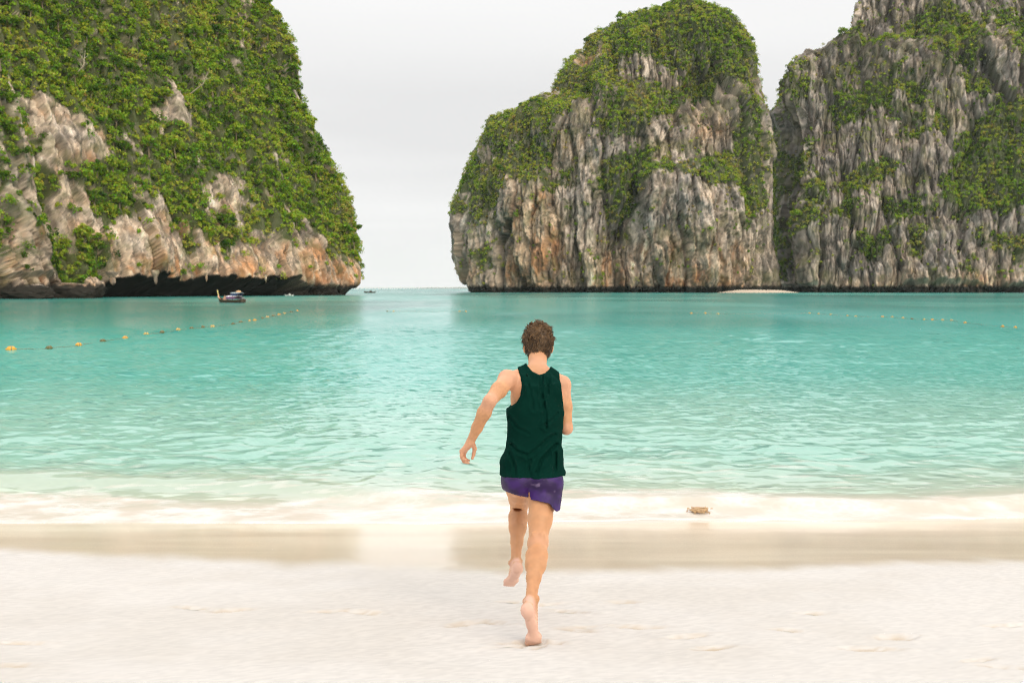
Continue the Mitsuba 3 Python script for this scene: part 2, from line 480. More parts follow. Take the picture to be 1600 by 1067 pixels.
def rock_displace(P, s, seed, lat):
    """Karst relief in metres along the face's normal; s: the size of a typical pillar in metres."""
    w = (np.stack([nf(P / (s * 0.9) + k * 9.1, 4, seed + k) for k in range(3)], -1) - 0.5) * s * 0.6
    q = P + w * np.array([.5, .5, 1.4])
    S = lat + 0.6 * w[..., 0]
    Z = P[..., 2] + 1.5 * w[..., 2]
    d = 2.1 * s * (nf(q / np.array([2.6 * s, 2.6 * s, 4.0 * s]), 3, seed + 20) - 0.5)
    for a, b, am, ck in ((1.7, 4.2, .42, .24), (.62, 2.1, .15, .18), (.22, .62, .06, .10)):
        o, c, _ = slabs(S, Z, a * s, b * s, seed + 60 + int(a * 10))
        d = d + am * s * o - ck * s * c
    d = d + 0.42 * s * (ridge(q / np.array([1.0 * s, 1.0 * s, 7.0 * s]), seed + 30, 2) - 0.6)
    d = d + 0.20 * s * (ridge(q / np.array([.30 * s, .30 * s, 3.2 * s]), seed + 40, 3) - 0.6)
    d = d + 0.045 * s * (nf(q / np.array([1.2 * s, 1.2 * s, .22 * s]), 3, seed + 50) - 0.5)
    return d + 0.10 * s * (ridge(P / np.array([.15 * s, .15 * s, .35 * s]), seed + 70, 2) - 0.6)


def rock_colour(P, lat, s, seed, warm, tone=1.0):
    """warm (0..1): how far the stone is stained tan and orange rather than grey; tone: how pale the grey is."""
    w3 = (np.stack([nf(P / s + k * 5.3, 3, seed + 80 + k) for k in range(3)], -1) - 0.5) * s * 0.8
    Q = P + w3 * np.array([1, 1, 0.5])
    Sc = P[..., 0] + P[..., 1] if lat is None else lat
    _, k1, r1 = slabs(Sc + w3[..., 0], P[..., 2] + w3[..., 2], .62 * s, 2.1 * s, seed + 66)
    _, k2, r2 = slabs(Sc + 1.5 * w3[..., 0], P[..., 2] + w3[..., 2], .24 * s, .70 * s, seed + 62)
    slab = 0.5 * r1 + 0.5 * r2
    joint = np.clip(0.60 * k1 * sstep(.35, .55, nf(P / s, 2, seed + 91)) + 0.55 * k2 * sstep(.30, .6, nf(P / (.7 * s), 2, seed + 93)), 0, .8)
    streak = nf(Q / np.array([.30 * s, .30 * s, 4 * s]), 4, seed + 3)
    fine = nf(P / np.array([.14 * s, .14 * s, .4 * s]), 3, seed + 7)
    patch = nf(Q / (1.3 * s), 4, seed + 11)
    c = tone * (np.array([0.335, 0.298, 0.27]) + (streak[..., None] - 0.5) * np.array([0.52, 0.48, 0.45]) + (fine[..., None] - 0.5) * np.array([0.40, 0.37, 0.34]))
    tan = np.array([0.56, 0.43, 0.31])
    orange = np.array([0.50, 0.27, 0.14])
    w = np.clip(warm + 1.1 * (patch - 0.5), 0, 1)[..., None]
    grain = nf(P / np.array([.055 * s, .055 * s, .10 * s]), 2, seed + 9)
    c = c * (1 - w) + (tan * np.clip(-0.30 + 1.0 * fine[..., None] + 1.25 * streak[..., None] + 0.45 * grain[..., None], .2, 1.6)) * w
    c = c * (0.78 + 0.44 * grain[..., None])
    o = np.clip((w[..., 0] - 0.5) * 2.4 * sstep(0.45, 0.62, nf(Q / np.array([.6 * s, .6 * s, 2.2 * s]), 3, seed + 17)), 0, 1)[..., None]
    c = c * (1 - o) + orange * (0.6 + 0.8 * fine[..., None]) * o
    black = sstep(0.50, 0.70, nf(Q / np.array([.4 * s, .4 * s, 5 * s]), 3, seed + 23))[..., None] * 0.6
    c = c * (1 - black) + np.array([0.085, 0.08, 0.075]) * black
    c = c * (0.62 + 0.76 * slab[..., None])
    c = c * (1 - joint[..., None]) + np.array([0.060, 0.056, 0.048]) * joint[..., None]        # crack shade painted into the joints along with soil and algae
    moss = (sstep(0.5, 0.7, nf(Q / (.8 * s), 4, seed + 29)) * 0.45)[..., None]
    c = c * (1 - moss) + np.array([0.15, 0.155, 0.06]) * moss
    tide_shade = (sstep(4.2, 2.8, P[..., 2] + 2.5 * (fine - 0.5)))[..., None]  # black tide stain that also paints in shade under the undercut foot
    return np.clip(c * (1 - tide_shade) + np.array([0.03, 0.028, 0.024]) * tide_shade, 0.02, 0.75)


def scatter(P, N, prob, count, seed):
    """Random points of the grid surface, as many per area as prob says."""
    r = np.random.default_rng(seed)
    a, b = P[1:, :-1] - P[:-1, :-1], P[:-1, 1:] - P[:-1, :-1]
    area = np.linalg.norm(np.cross(a, b), axis=-1)
    w = (area * 0.25 * (prob[1:, 1:] + prob[:-1, 1:] + prob[1:, :-1] + prob[:-1, :-1])).ravel()
    k = r.choice(len(w), count, p=w / w.sum())
    i, j = np.unravel_index(k, area.shape)
    u, v = r.random((2, count, 1))
    p = P[i, j] * (1 - u) * (1 - v) + P[i + 1, j] * u * (1 - v) + P[i, j + 1] * (1 - u) * v + P[i + 1, j + 1] * u * v
    return p, N[i, j], r


GREENS = np.array([[.042, .088, .014], [.115, .215, .023], [.235, .375, .033], [.350, .475, .046], [.42, .45, .075], [.37, .29, .095]])


def leaves(c, n, rad, size, count, r, tone, hue=0.0):
    """Leaf-sized faces spread through the domes of bushes at c; tone (per bush) picks from the palette."""
    m = len(c)
    d = r.normal(size=(m, count, 3)) + 1.0 * n[:, None] + np.array([0, 0, 0.9])
    d /= np.linalg.norm(d, axis=-1, keepdims=True)
    rr = rad[:, None, None] * (0.35 + 0.65 * r.random((m, count, 1)) ** 0.6)
    lump = 0.75 + 0.5 * nz((d * 2.1 + c[:, None] * 0.7), 5)[..., None]
    p = c[:, None] + d * rr * lump * np.array([1.05, 1.05, 0.85])
    o = d + 0.8 * r.normal(size=d.shape)
    o /= np.linalg.norm(o, axis=-1, keepdims=True)
    t = np.cross(o, r.normal(size=o.shape))
    t /= np.linalg.norm(t, axis=-1, keepdims=True)
    b = np.cross(o, t)
    L = (size * (0.6 + 0.8 * r.random((m, count, 1))))
    v = np.stack([p - t * L, p + t * L * 0.3 + b * L * 0.75, p + t * L * 0.8 - b * L * 0.65], 2).reshape(-1, 3)
    k = np.arange(m * count)[:, None] * 3
    f = k + [0, 1, 2]
    x = np.clip(tone, 0, 0.999) * (len(GREENS) - 1)
    i = x.astype(int)
    base = GREENS[i] * (1 - (x - i)[:, None]) + GREENS[np.minimum(i + 1, len(GREENS) - 1)] * (x - i)[:, None]
    col = base[:, None] * (0.65 + 0.7 * r.random((m, count, 1))) * (1 + 0.16 * r.normal(size=(m, count, 3)))
    col = np.repeat(np.clip(col, 0.006, 0.5), 3, axis=1).reshape(-1, 3)
    return v, f, col


def bush_tones(p, r, s, bias=0.0):
    return -0.22 + 1.30 * nf(p / s, 3, 77) + 0.17 * r.normal(size=len(p)) + bias - 0.02


trees = []                                  # (position, normal, radius, which cliff)


def finish_cliff(key, P, N, veg, wall, s, seed, warm, label, leaf, rad, count, per, bias, tone=1.0, wet=None):
    col = rock_colour(P, lateral(wall, P), s, seed, warm, tone)
    if wet is not None:                     # mask of the cave shade, painted near-black into the stone colour
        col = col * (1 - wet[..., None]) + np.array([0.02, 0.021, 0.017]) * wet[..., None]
    soil = (sstep(0.15, 0.65, veg))[..., None] * 0.92
    ground = np.array([0.055, 0.075, 0.022]) + 0.05 * (nf(P / 2.5, 3, seed + 5)[..., None] - 0.4)
    col = col * (1 - soil) + ground * soil
    mesh = (P.reshape(-1, 3), grid_faces(P.shape[0], P.shape[1]))
    add(key, mikit.ply(mesh, 'rock_mat', smooth=True, color=np.clip(col, 0.012, .75).reshape(-1, 3)), label, kind='structure')
    p, n, r = scatter(P, N, np.clip(veg, 0, 1) ** 1.5, count, seed)
    R = rad * (0.5 + 1.15 * r.random(count) ** 2.2)
    v, f, c = leaves(p + n * R[:, None] * 0.25, n, R, leaf, per, r, bush_tones(p, r, 9 * rad, bias))
    return v, f, c


def veg_from(wall, P, base, rocks, greens, amp, seed, scale, soft):
    """Cover of plants 0..1: a base value, bare patches, green patches and noise that frays their borders."""
    s, z = wall.sz(P)
    ws = s + scale * 2.6 * (nf(P / scale, 4, seed) - 0.5)
    wz = z + scale * 3.4 * (nf(P / (scale * np.array([.7, .7, 1.2])), 4, seed + 9) - 0.5)
    m = np.full(s.shape, float(base))
    for g, val in [(x, 0.86) for x in greens] + [(x, 0.0) for x in rocks]:
        v = val
        if isinstance(g, tuple):
            g, v = g
        k = sstep(soft, -soft, in_poly(ws, wz, wall.poly(g)))
        m = m * (1 - k) + v * k
    return m + amp * (nf(P / (scale * 0.8), 4, seed + 4) - 0.5)


# --- the cliff on the left, whose face runs away from the beach to a point
WL = Wall((-116.6, 250.0), (64.6, 130.0), 0.42)


def left_cliff():
    tips = [(475, 541), (461, 543), (452, 552), (440, 562), (425, 565), (410, 563), (395, 559), (370, 557), (335, 550), (300, 541), (260, 521), (215, 497), (160, 477), (100, 466), (60, 461), (0, 433), (-60, 412), (-110, 395)]
    fr = np.array([0, .25, .45, .58, .70, .80, .88, .94, .98])
    levels = []
    for py, tip in tips:
        z = at(tip, py, 378)[2]
        lo = -420
        pts = []
        for f in fr:
            px = lo + (tip - lo) * f
            t = (px - 800) / F
            b = WL.b - WL.n * WL.lean * max(z, 0) * (1.0 if z > 0 else 1)
            # intersection of the sight line's plan with the wall line at this height
            M = np.array([[t, -WL.e[0]], [1.0, -WL.e[1]]])
            Y, _ = np.linalg.solve(M, b[:2])
            pts.append((t * Y, Y))
        x, y = pts[-1]
        back = max(0.0, 1 - f)
        tt = (tip - 800) / F
        pts[-1] = ((tip - 4 - 800) / F * (y + 3), y + 3)
        pts.append((tt * (y + 9), y + 9))
        pts.append(((tip - 14 - 800) / F * (y + 24), y + 24))
        pts.append(((tip - 90 - 800) / F * (y + 60), y + 60))
        pts.append(((tip - 320 - 800) / F * (y + 90), y + 90))
        levels.append((z, pts))
    z0, z1 = levels[0][0], levels[-1][0]
    zs = np.concatenate([np.linspace(-3, 12, 90)[:-1], np.linspace(12, z1, 290)])
    P = cliff_grid(levels[:], 740, zs, [.35, .45, 1, 1, 1, 1, 1, .8, .35, .35, .4, .3])
    N = grid_normals(P)
    B = P.copy()
    s, z = WL.sz(P)
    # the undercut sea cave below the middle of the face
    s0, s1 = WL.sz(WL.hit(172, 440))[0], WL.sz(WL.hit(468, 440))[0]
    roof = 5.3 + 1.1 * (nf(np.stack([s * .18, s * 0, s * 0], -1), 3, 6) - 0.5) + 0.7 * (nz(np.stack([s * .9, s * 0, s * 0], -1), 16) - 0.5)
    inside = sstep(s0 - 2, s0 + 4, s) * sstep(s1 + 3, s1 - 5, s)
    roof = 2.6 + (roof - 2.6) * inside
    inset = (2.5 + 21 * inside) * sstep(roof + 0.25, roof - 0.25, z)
    d = 0.62 * rock_displace(B, 6.0, 100, lateral(WL, B))
    d = d + 0.9 * (ridge(B / np.array([1.5, 1.5, 7.0]) + (nf(B / 3.0, 2, 7)[..., None] - .5) * 1.2, 131, 2) - 0.6) + 0.55 * (ridge(B / np.array([0.9, 0.9, 1.3]), 137, 2) - 0.6)
    # the pillar nearest the beach, and the gully beside it
    sp = WL.sz(WL.hit(-15, 300))[0]
    sg = WL.sz(WL.hit(72, 300))[0]
    d = d + 9 * np.exp(-((s - sp) / 10.5) ** 4) * sstep(62, 50, z) - 5 * np.exp(-((s - sg) / 3.4) ** 2) * sstep(70, 40, z)
    for px, py, rs, rz, am in ((225, 370, 7, 13, 3.0), (355, 310, 5, 10, 3.2), (275, 175, 6, 10, 3.0), (110, 215, 9, 12, 2.0), (450, 380, 6, 12, 2.4), (495, 400, 5, 8, 2.6)):
        cs, cz = WL.sz(WL.hit(px, py))
        d = d + am * np.exp(-((s - cs) / rs) ** 2 - ((z - cz) / rz) ** 4)
    tipw = np.clip((np.arange(740) / 739 - 0.80) / 0.05, 0, 1)[:, None]
    d = d * (1 - 0.55 * tipw) - inset * (1 - 0.6 * tipw)
    P = P + N * d[..., None]
    P[:, -1] = P[:, -2] * 0.5 + P[:, -2].mean(0) * 0.5
    N = grid_normals(P)
    rocks = [([(-30, 90), (8, 110), (22, 170), (32, 210), (48, 240), (62, 290), (62, 400), (45, 450), (-30, 450)], 0.34),
             [(37, 141), (62, 148), (90, 165), (105, 187), (129, 204), (150, 215), (163, 229), (150, 240), (128, 250), (101, 262), (118, 272), (136, 313), (157, 358), (163, 374), (146, 374), (126, 335), (128, 366), (110, 382), (89, 339), (77, 260), (56, 210), (41, 165)],
             [(175, 365), (185, 330), (208, 336), (225, 312), (255, 308), (275, 335), (290, 335), (292, 380), (302, 395), (292, 432), (180, 450), (165, 420)],
             [(257, 150), (268, 128), (281, 135), (293, 172), (302, 190), (292, 213), (244, 202), (255, 176)],
             [(345, 279), (367, 272), (384, 307), (386, 354), (371, 352), (332, 335), (319, 296)],
             [(300, 375), (330, 375), (345, 395), (360, 375), (388, 368), (405, 365), (425, 365), (440, 400), (460, 380), (470, 365), (475, 345), (485, 350), (490, 370), (505, 385), (512, 410), (525, 408), (545, 410), (575, 412), (580, 470), (300, 470)],
             ([(425, 245), (437, 250), (440, 282), (430, 285)], .2), ([(443, 325), (456, 335), (459, 392), (446, 380)], .15), ([(418, 290), (436, 318), (425, 332)], .25), ([(373, -5), (392, -5), (385, 72), (373, 66)], .2), ([(355, 76), (369, 98), (372, 118), (354, 102)], .2),
             ([(446, 78), (472, 108), (472, 132), (450, 112)], .2), ([(466, 143), (484, 158), (482, 174), (466, 162)], .15), ([(415, -5), (440, -5), (440, 15), (420, 12)], .2), ([(215, 270), (228, 262), (232, 290), (212, 300)], .2), ([(300, 245), (318, 248), (316, 268), (304, 265)], .3), ([(160, 225), (235, 215), (215, 240), (170, 245)], .4), ([(60, 450), (180, 445), (180, 480), (0, 480), (0, 445)], .1)]
    veg = veg_from(WL, B, 0.79, rocks, [], 1.2, 41, 5.0, 2.2)
    veg = np.clip(veg, 0, 1) * sstep(roof + 0.3, roof + 1.5, z) * sstep(-0.55, -0.05, N[..., 2])
    warm = 0.42 + 0.30 * sstep(40, 5, z) + 0.06 * tipw
    wet = inside * sstep(roof + 0.95, roof + 0.40, z)  # blackens cave roof and walls: shade put into the rock colour
    return P, N, veg, warm, wet


def big_trees(P, N, veg, count, rad, seed, gap, faces):
    """Well spaced larger trees: the ones that can be told apart in the picture."""
    p, n, r = scatter(P, N, np.clip(veg - 0.35, 0, 1) * faces, count * 8, seed)
    keep, R = [], rad * (0.62 + 1.05 * r.random(len(p)) ** 2)
    for i in range(len(p)):
        if len(keep) >= count:
            break
        if all(np.linalg.norm(p[i] - p[j]) > gap * (R[i] + R[j]) for j in keep):
            keep.append(i)
    return [(p[i], n[i], R[i]) for i in keep]


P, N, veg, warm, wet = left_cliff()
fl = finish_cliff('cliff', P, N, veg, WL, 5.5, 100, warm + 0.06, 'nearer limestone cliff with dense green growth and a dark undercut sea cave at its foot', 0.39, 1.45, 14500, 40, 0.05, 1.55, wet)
toward = sstep(-0.1, 0.3, -(N * ((P - [0, 0, H]) / np.linalg.norm(P - [0, 0, H], axis=-1, keepdims=True))).sum(-1)) * (P[..., 2] < 125) * (P[..., 0] / P[..., 1] > -0.48)
trees += [(*t, 'the nearer cliff above the sea cave') for t in big_trees(P, N, veg, 260, 2.0, 5, 0.72, toward)]
add('foliage', mikit.ply((fl[0], fl[1]), 'leaf_mat', color=fl[2]), 'dense green scrub covering the nearer cliff above the sea cave', kind='stuff')

# --- the domed cliff beyond the water
WM = Wall((0.0, 606.0), (1.0, 0.0), 0.30)


def middle_cliff():
    left = [(470, 730), (453, 729), (440, 724), (420, 722), (390, 718), (350, 716), (310, 716), (280, 719), (250, 727), (220, 742), (200, 755), (180, 785), (165, 828), (150, 862), (135, 867), (120, 873), (100, 884), (80, 902), (60, 925), (40, 950), (24, 976), (14, 1012), (8, 1048), (6, 1075)]
    right = {470: 1214, 453: 1213, 440: 1212, 420: 1212, 390: 1211, 350: 1211, 310: 1209, 280: 1207, 250: 1205, 220: 1203, 200: 1202, 180: 1200, 165: 1198, 150: 1196, 135: 1194, 120: 1186, 100: 1179, 80: 1171, 60: 1160, 40: 1147, 24: 1132, 14: 1120, 8: 1106, 6: 1096}
    levels = []
    for py, l in left:
        r_ = right[py] - 13 * sstep(60, 200, py) - 4
        z = at(l, py, 662)[2]
        ya = 664 + 0.05 * max(z, 0)
        a, b = (l - 800) / F * ya, (r_ - 800) / F * ya
        c, hw = (a + b) / 2, (b - a) / 2
        dp = 62 * min(1, (hw / 86)) ** 0.9
        pts = []
        for ang in np.radians([150, 165, 180, 192, 206, 222, 240, 256, 270, 284, 300, 318, 334, 348, 360, 375, 390]):
            co, si = math.cos(ang), math.sin(ang)
            e = 2 / 2.5 if co < 0 else 2 / 4.5              # boxier towards the cleft
            pts.append((c + hw * np.sign(co) * abs(co) ** e, ya + dp * np.sign(si) * abs(si) ** e))
        levels.append((z, pts))
    zs = np.concatenate([np.linspace(-2, 8, 26)[:-1], np.linspace(8, levels[-1][0], 290)])
    P = cliff_grid(levels, 640, zs, None)
    N = grid_normals(P)
    B = P.copy()
    s, z = WM.sz(P)

    def bump(px, py, rs, rz, am, e=2):
        cs, cz = WM.sz(WM.hit(px, py))
        return am * np.exp(-np.abs((s - cs) / rs) ** e - np.abs((z - cz) / rz) ** 4)

    front = np.clip(-N[..., 1] * 1.4, 0, 1)
    top = at(1060, 0, 690)[2]
    d = rock_displace(B, 10.0, 300, lateral(WM, B)) * (0.35 + 0.65 * sstep(top + 2, top - 40, z)) * (0.45 + 0.55 * front)
    f = bump(1060, 370, 28, 36, 12, 4) + bump(1020, 300, 9, 16, 3) - bump(955, 400, 5.5, 42, 9) + bump(830, 360, 14, 36, 4, 4) - bump(868, 390, 3, 26, 4) - bump(1080, 200, 22, 22, 5, 4) - bump(1150, 280, 4, 40, 4) + bump(1105, 400, 9, 30, 4) - bump(985, 360, 3.0, 34, 4) + bump(745, 400, 8, 22, 3)
    d = d + f * front
    zl = WM.sz(WM.hit(1060, 268))[1]
    ledge = np.exp(-((s - WM.sz(WM.hit(1060, 268))[0]) / 36) ** 4)
    d = d + 6.0 * ledge * sstep(zl + 3, zl - 5, z) * front
    d = d - 2.0 * sstep(1.8, 0.6, z)
    P = P + N * d[..., None]
    P[:, -1] = P[:, -2].mean(0)
    N = grid_normals(P)
    greens = [[(700, 325), (700, 290), (720, 235), (745, 195), (780, 165), (845, 140), (850, 100), (880, 70), (930, 30), (1000, -10), (1150, -10), (1200, 80), (1205, 160), (1165, 162), (1130, 146), (1072, 148), (1040, 168), (1008, 198), (995, 218), (970, 222), (941, 222), (923, 200), (905, 165), (890, 170), (869, 200), (858, 252), (837, 290), (815, 281), (792, 299), (770, 326), (738, 344), (715, 330)],
              [(925, 268), (950, 255), (985, 245), (1005, 235), (1022, 256), (1060, 264), (1100, 252), (1140, 248), (1165, 255), (1190, 290), (1207, 328), (1175, 345), (1150, 352), (1142, 305), (1100, 302), (1080, 290), (1040, 280), (1002, 282), (985, 300), (988, 335), (965, 358), (945, 342), (942, 310), (925, 282)],
              ([(1140, 190), (1160, 150), (1180, 165), (1188, 220), (1205, 255), (1195, 275), (1160, 262), (1138, 250)], .7), [(847, 276), (893, 264), (880, 292), (848, 304)], ([(750, 395), (772, 378), (772, 420), (757, 436)], .75), ([(720, 340), (760, 330), (775, 350), (740, 372)], .5), ([(905, 400), (935, 380), (940, 430), (910, 440)], .35)]
    rocks = [([(733, 226), (762, 224), (760, 256), (740, 268)], .1), ([(893, 76), (942, 71), (940, 98), (900, 104)], .25), ([(962, 105), (1000, 98), (1060, 114), (1057, 142), (1000, 142), (968, 132)], .15), ([(903, 155), (927, 163), (932, 197), (905, 192)], .2), ([(846, 125), (872, 112), (873, 152), (850, 152)], .15), ([(1172, 110), (1210, 110), (1215, 250), (1192, 250), (1180, 180)], .2), ([(710, 300), (718, 285), (720, 330), (706, 330)], .3)]
    veg = veg_from(WM, B, 0.08, rocks, greens, 1.1, 51, 6.0, 2.6)
    veg = np.clip(veg, 0, 1) * sstep(2, 6, z) * sstep(-0.5, -0.05, N[..., 2])
    sx, _ = WM.sz(P)
    warm = 0.22 + bump(1060, 430, 40, 24, .42, 4) + bump(835, 375, 14, 30, .75, 4) + bump(735, 420, 7, 22, .6) + bump(950, 435, 12, 14, .6) + bump(1085, 185, 24, 20, .3, 4) + 0.22 * sstep(30, 4, z) + bump(925, 88, 12, 6, .6)
    return P, N, veg, warm


P, N, veg, warm = middle_cliff()
fm = finish_cliff('cliff_001', P, N, veg, WM, 10.0, 300, warm, 'free standing domed limestone cliff with orange stained rock, across the bay', 0.40, 1.5, 8600, 32, 0.16, 1.12)
toward = sstep(0.0, 0.3, -N[..., 1]) * 1.0
trees += [(*t, 'the domed cliff across the bay') for t in big_trees(P, N, veg, 70, 2.0, 6, 0.9, toward)]
add('foliage_001', mikit.ply((fm[0], fm[1]), 'leaf_mat', color=fm[2]), 'low green scrub on the top and ledges of the domed cliff', kind='stuff')

# --- the long grey cliff at the right
WR = Wall((150.0, 606.0), (120.0, -25.0), 0.42)


def right_cliff():
    corner = [(470, 1241), (453, 1240), (430, 1238), (400, 1234), (350, 1231), (300, 1229), (250, 1224), (200, 1218), (170, 1214), (150, 1213), (130, 1217), (110, 1225), (92, 1237), (76, 1252), (66, 1276), (57, 1308), (45, 1318), (20, 1325), (0, 1330), (-40, 1342), (-80, 1360), (-110, 1380)]
    levels = []
    fr = np.array([.012, .05, .10, .17, .25, .35, .48, .65, 1.0])
    for py, cx in corner:
        cx = cx + 14 * sstep(120, 200, py)
        z = at(cx, py, 655)[2]
        back = WR.n * (-WR.lean * max(z, 0) - 14 * sstep(at(1300, 62, 650)[2], at(1300, 48, 650)[2], z))
        b = WR.b + back
        pts = []
        for f in fr:
            px = cx + (2250 - cx) * f
            t = (px - 800) / F
            M = np.array([[t, -WR.e[0]], [1.0, -WR.e[1]]])
            Y, _ = np.linalg.solve(M, b[:2])
            pts.append((t * Y, Y))
        y = pts[0][1]
        inner = 36 if py > 140 else 6
        dp = sstep(110, 190, py)
        pts = [((cx - inner * 1.8 - 800) / F * (y + 170), y + 170), ((cx - inner * .9 - 800) / F * (y + 105), y + 105), ((cx + 20 * dp - 800) / F * (y + 40), y + 40), ((cx + 7 * dp - 800) / F * (y + 9), y + 9)] + pts
        levels.append((z, pts))
    zs = np.concatenate([np.linspace(-2, 8, 32)[:-1], np.linspace(8, levels[-1][0], 280)])
    P = cliff_grid(levels, 620, zs, [.3, .5, .5, .5, 1, 1, 1.2, 1.2, 1.2, 1.2, .4, .2])
    N = grid_normals(P)
    B = P.copy()
    s, z = WR.sz(P)
    d = rock_displace(B, 11.0, 500, lateral(WR, B))
    q = B + 6 * (nf(B / 14, 3, 71)[..., None] - 0.5)
    d = d + 4.5 * (ridge(q / np.array([12, 12, 80.0]), 81, 2) - 0.6) + 3.0 * (ridge(q / np.array([4.0, 4.0, 30.0]), 85, 3) - 0.6)
    k = np.arange(620) / 619.0
    edge = (0.35 + 0.65 * np.clip((k - 0.10) / 0.12, 0, 1))[:, None]
    d = d * edge

    def bump(px, py, rs, rz, am, e=2):
        cs, cz = WR.sz(WR.hit(px, py))
        return am * np.exp(-np.abs((s - cs) / rs) ** e - np.abs((z - cz) / rz) ** 4)

    d = d + bump(1400, 405, 9, 22, 5) + bump(1290, 390, 14, 34, 4, 4) + bump(1470, 410, 10, 20, 4, 4) - bump(1365, 375, 5, 12, 4) - bump(1432, 385, 4, 12, 3) + bump(1540, 330, 25, 16, 3, 4) + bump(1450, 90, 24, 12, 4, 4) - bump(1250, 230, 5, 22, 5) - bump(1500, 70, 5, 18, 5) + bump(1335, 230, 14, 14, 3)
    notch = 4.6 + 0.7 * (nz(np.stack([s * .5, s * 0, s * 0], -1), 6) - 0.5)
    d = d - 5.5 * sstep(notch + 0.5, notch - 0.5, z) * edge
    P = P + N * d[..., None]
    N = grid_normals(P)
    greens = [[(1430, 25), (1440, 8), (1500, -5), (1522, 20), (1552, 25), (1535, 60), (1530, 90), (1520, 106), (1490, 100), (1475, 112), (1465, 90), (1450, 62), (1400, 66), (1370, 76), (1338, 62), (1345, 45), (1400, 45)],
              [(1310, 132), (1350, 112), (1380, 106), (1420, 120), (1452, 125), (1450, 150), (1400, 150), (1350, 176), (1310, 192), (1292, 160)],
              [(1640, 130), (1600, 142), (1552, 165), (1502, 202), (1480, 260), (1470, 300), (1480, 332), (1510, 340), (1530, 325), (1570, 332), (1640, 345)],
              [(1235, 220), (1272, 213), (1266, 240), (1247, 292), (1235, 270)], [(1333, 265), (1392, 238), (1402, 260), (1360, 292), (1332, 300), (1327, 352), (1308, 342), (1315, 290)],
              [(1380, 312), (1440, 298), (1462, 342), (1420, 332), (1393, 352)], [(1348, 365), (1382, 353), (1377, 387), (1353, 397)], [(1418, 363), (1447, 353), (1442, 403), (1425, 392)], ([(1520, 370), (1640, 368), (1640, 402), (1560, 392)], .8),
              ([(1180, 150), (1225, 165), (1232, 300), (1242, 452), (1180, 452)], .95), [(1273, 268), (1292, 290), (1258, 374), (1248, 352)], [(1560, 14), (1640, 8), (1640, 46), (1564, 42)], [(1578, 54), (1640, 48), (1640, 92), (1584, 87)], [(1400, 206), (1470, 178), (1482, 200), (1430, 217)], [(1500, 108), (1552, 124), (1542, 152), (1500, 142)],
              ([(1222, 100), (1262, 90), (1270, 150), (1228, 170)], .5), ([(1300, 90), (1380, 80), (1400, 110), (1330, 140)], .4), ([(1305, 60), (1330, 40), (1345, 75), (1310, 85)], .5), ([(1380, 160), (1460, 160), (1450, 205), (1390, 200)], .45), ([(1500, 400), (1520, 395), (1520, 430), (1500, 430)], .5)]
    veg = veg_from(WR, B, 0.12, [], greens, 1.15, 61, 6.0, 2.4)
    veg = np.clip(veg, 0, 1) * sstep(notch + 1, notch + 4, z) * sstep(-0.5, -0.05, N[..., 2])
    warm = 0.10 + bump(1400, 420, 8, 16, .35) + bump(1450, 440, 80, 5, .35, 4) + bump(1540, 430, 16, 12, .3) + 0 * z
    return P, N, veg, warm


P, N, veg, warm = right_cliff()
fr_ = finish_cliff('cliff_002', P, N, veg, WR, 11.0, 500, warm, 'long fluted grey limestone cliff with scattered green patches, beside the domed cliff', 0.40, 1.45, 8200, 32, 0.10, 0.92)
toward = sstep(0.0, 0.3, -N[..., 1]) * (P[..., 0] / P[..., 1] < 0.48)
trees += [(*t, 'the long grey cliff across the bay') for t in big_trees(P, N, veg, 55, 2.1, 7, 0.9, toward)]
add('foliage_002', mikit.ply((fr_[0], fr_[1]), 'leaf_mat', color=fr_[2]), 'low green scrub in patches on the long grey cliff', kind='stuff')


# --- trees that can be told apart on the cliffs: three shapes of unit radius, each a trunk and a crown
def tree_shapes(seed):
    r = np.random.default_rng(seed)
    parts = [frust((0, 0, -.9), (.05, .03, .1), .085, .06, 6)]
    tips = []
    for k in range(6):
        a = k * 1.05 + r.uniform(-.3, .3)
        e = np.array([math.cos(a) * .55, math.sin(a) * .55, r.uniform(.25, .7)])
        parts.append(frust((.05, .03, .05), e, .045, .018, 5))
        tips.append(e)
    tips = np.array(tips + [[0, 0, .8], [.2, .1, .45], [-.2, .1, .5]])
    c, n = tips + r.normal(size=tips.shape) * .08, np.tile([0, 0, 0.3], (len(tips), 1))
    v, f, col = leaves(c, n, np.full(len(c), .46) * r.uniform(.8, 1.2, len(c)), .15, 60, r, np.clip(0.38 + .12 * r.normal(size=len(c)) + (0, .12, -.14)[seed % 3], 0, 1))
    return join(parts), v, f, col


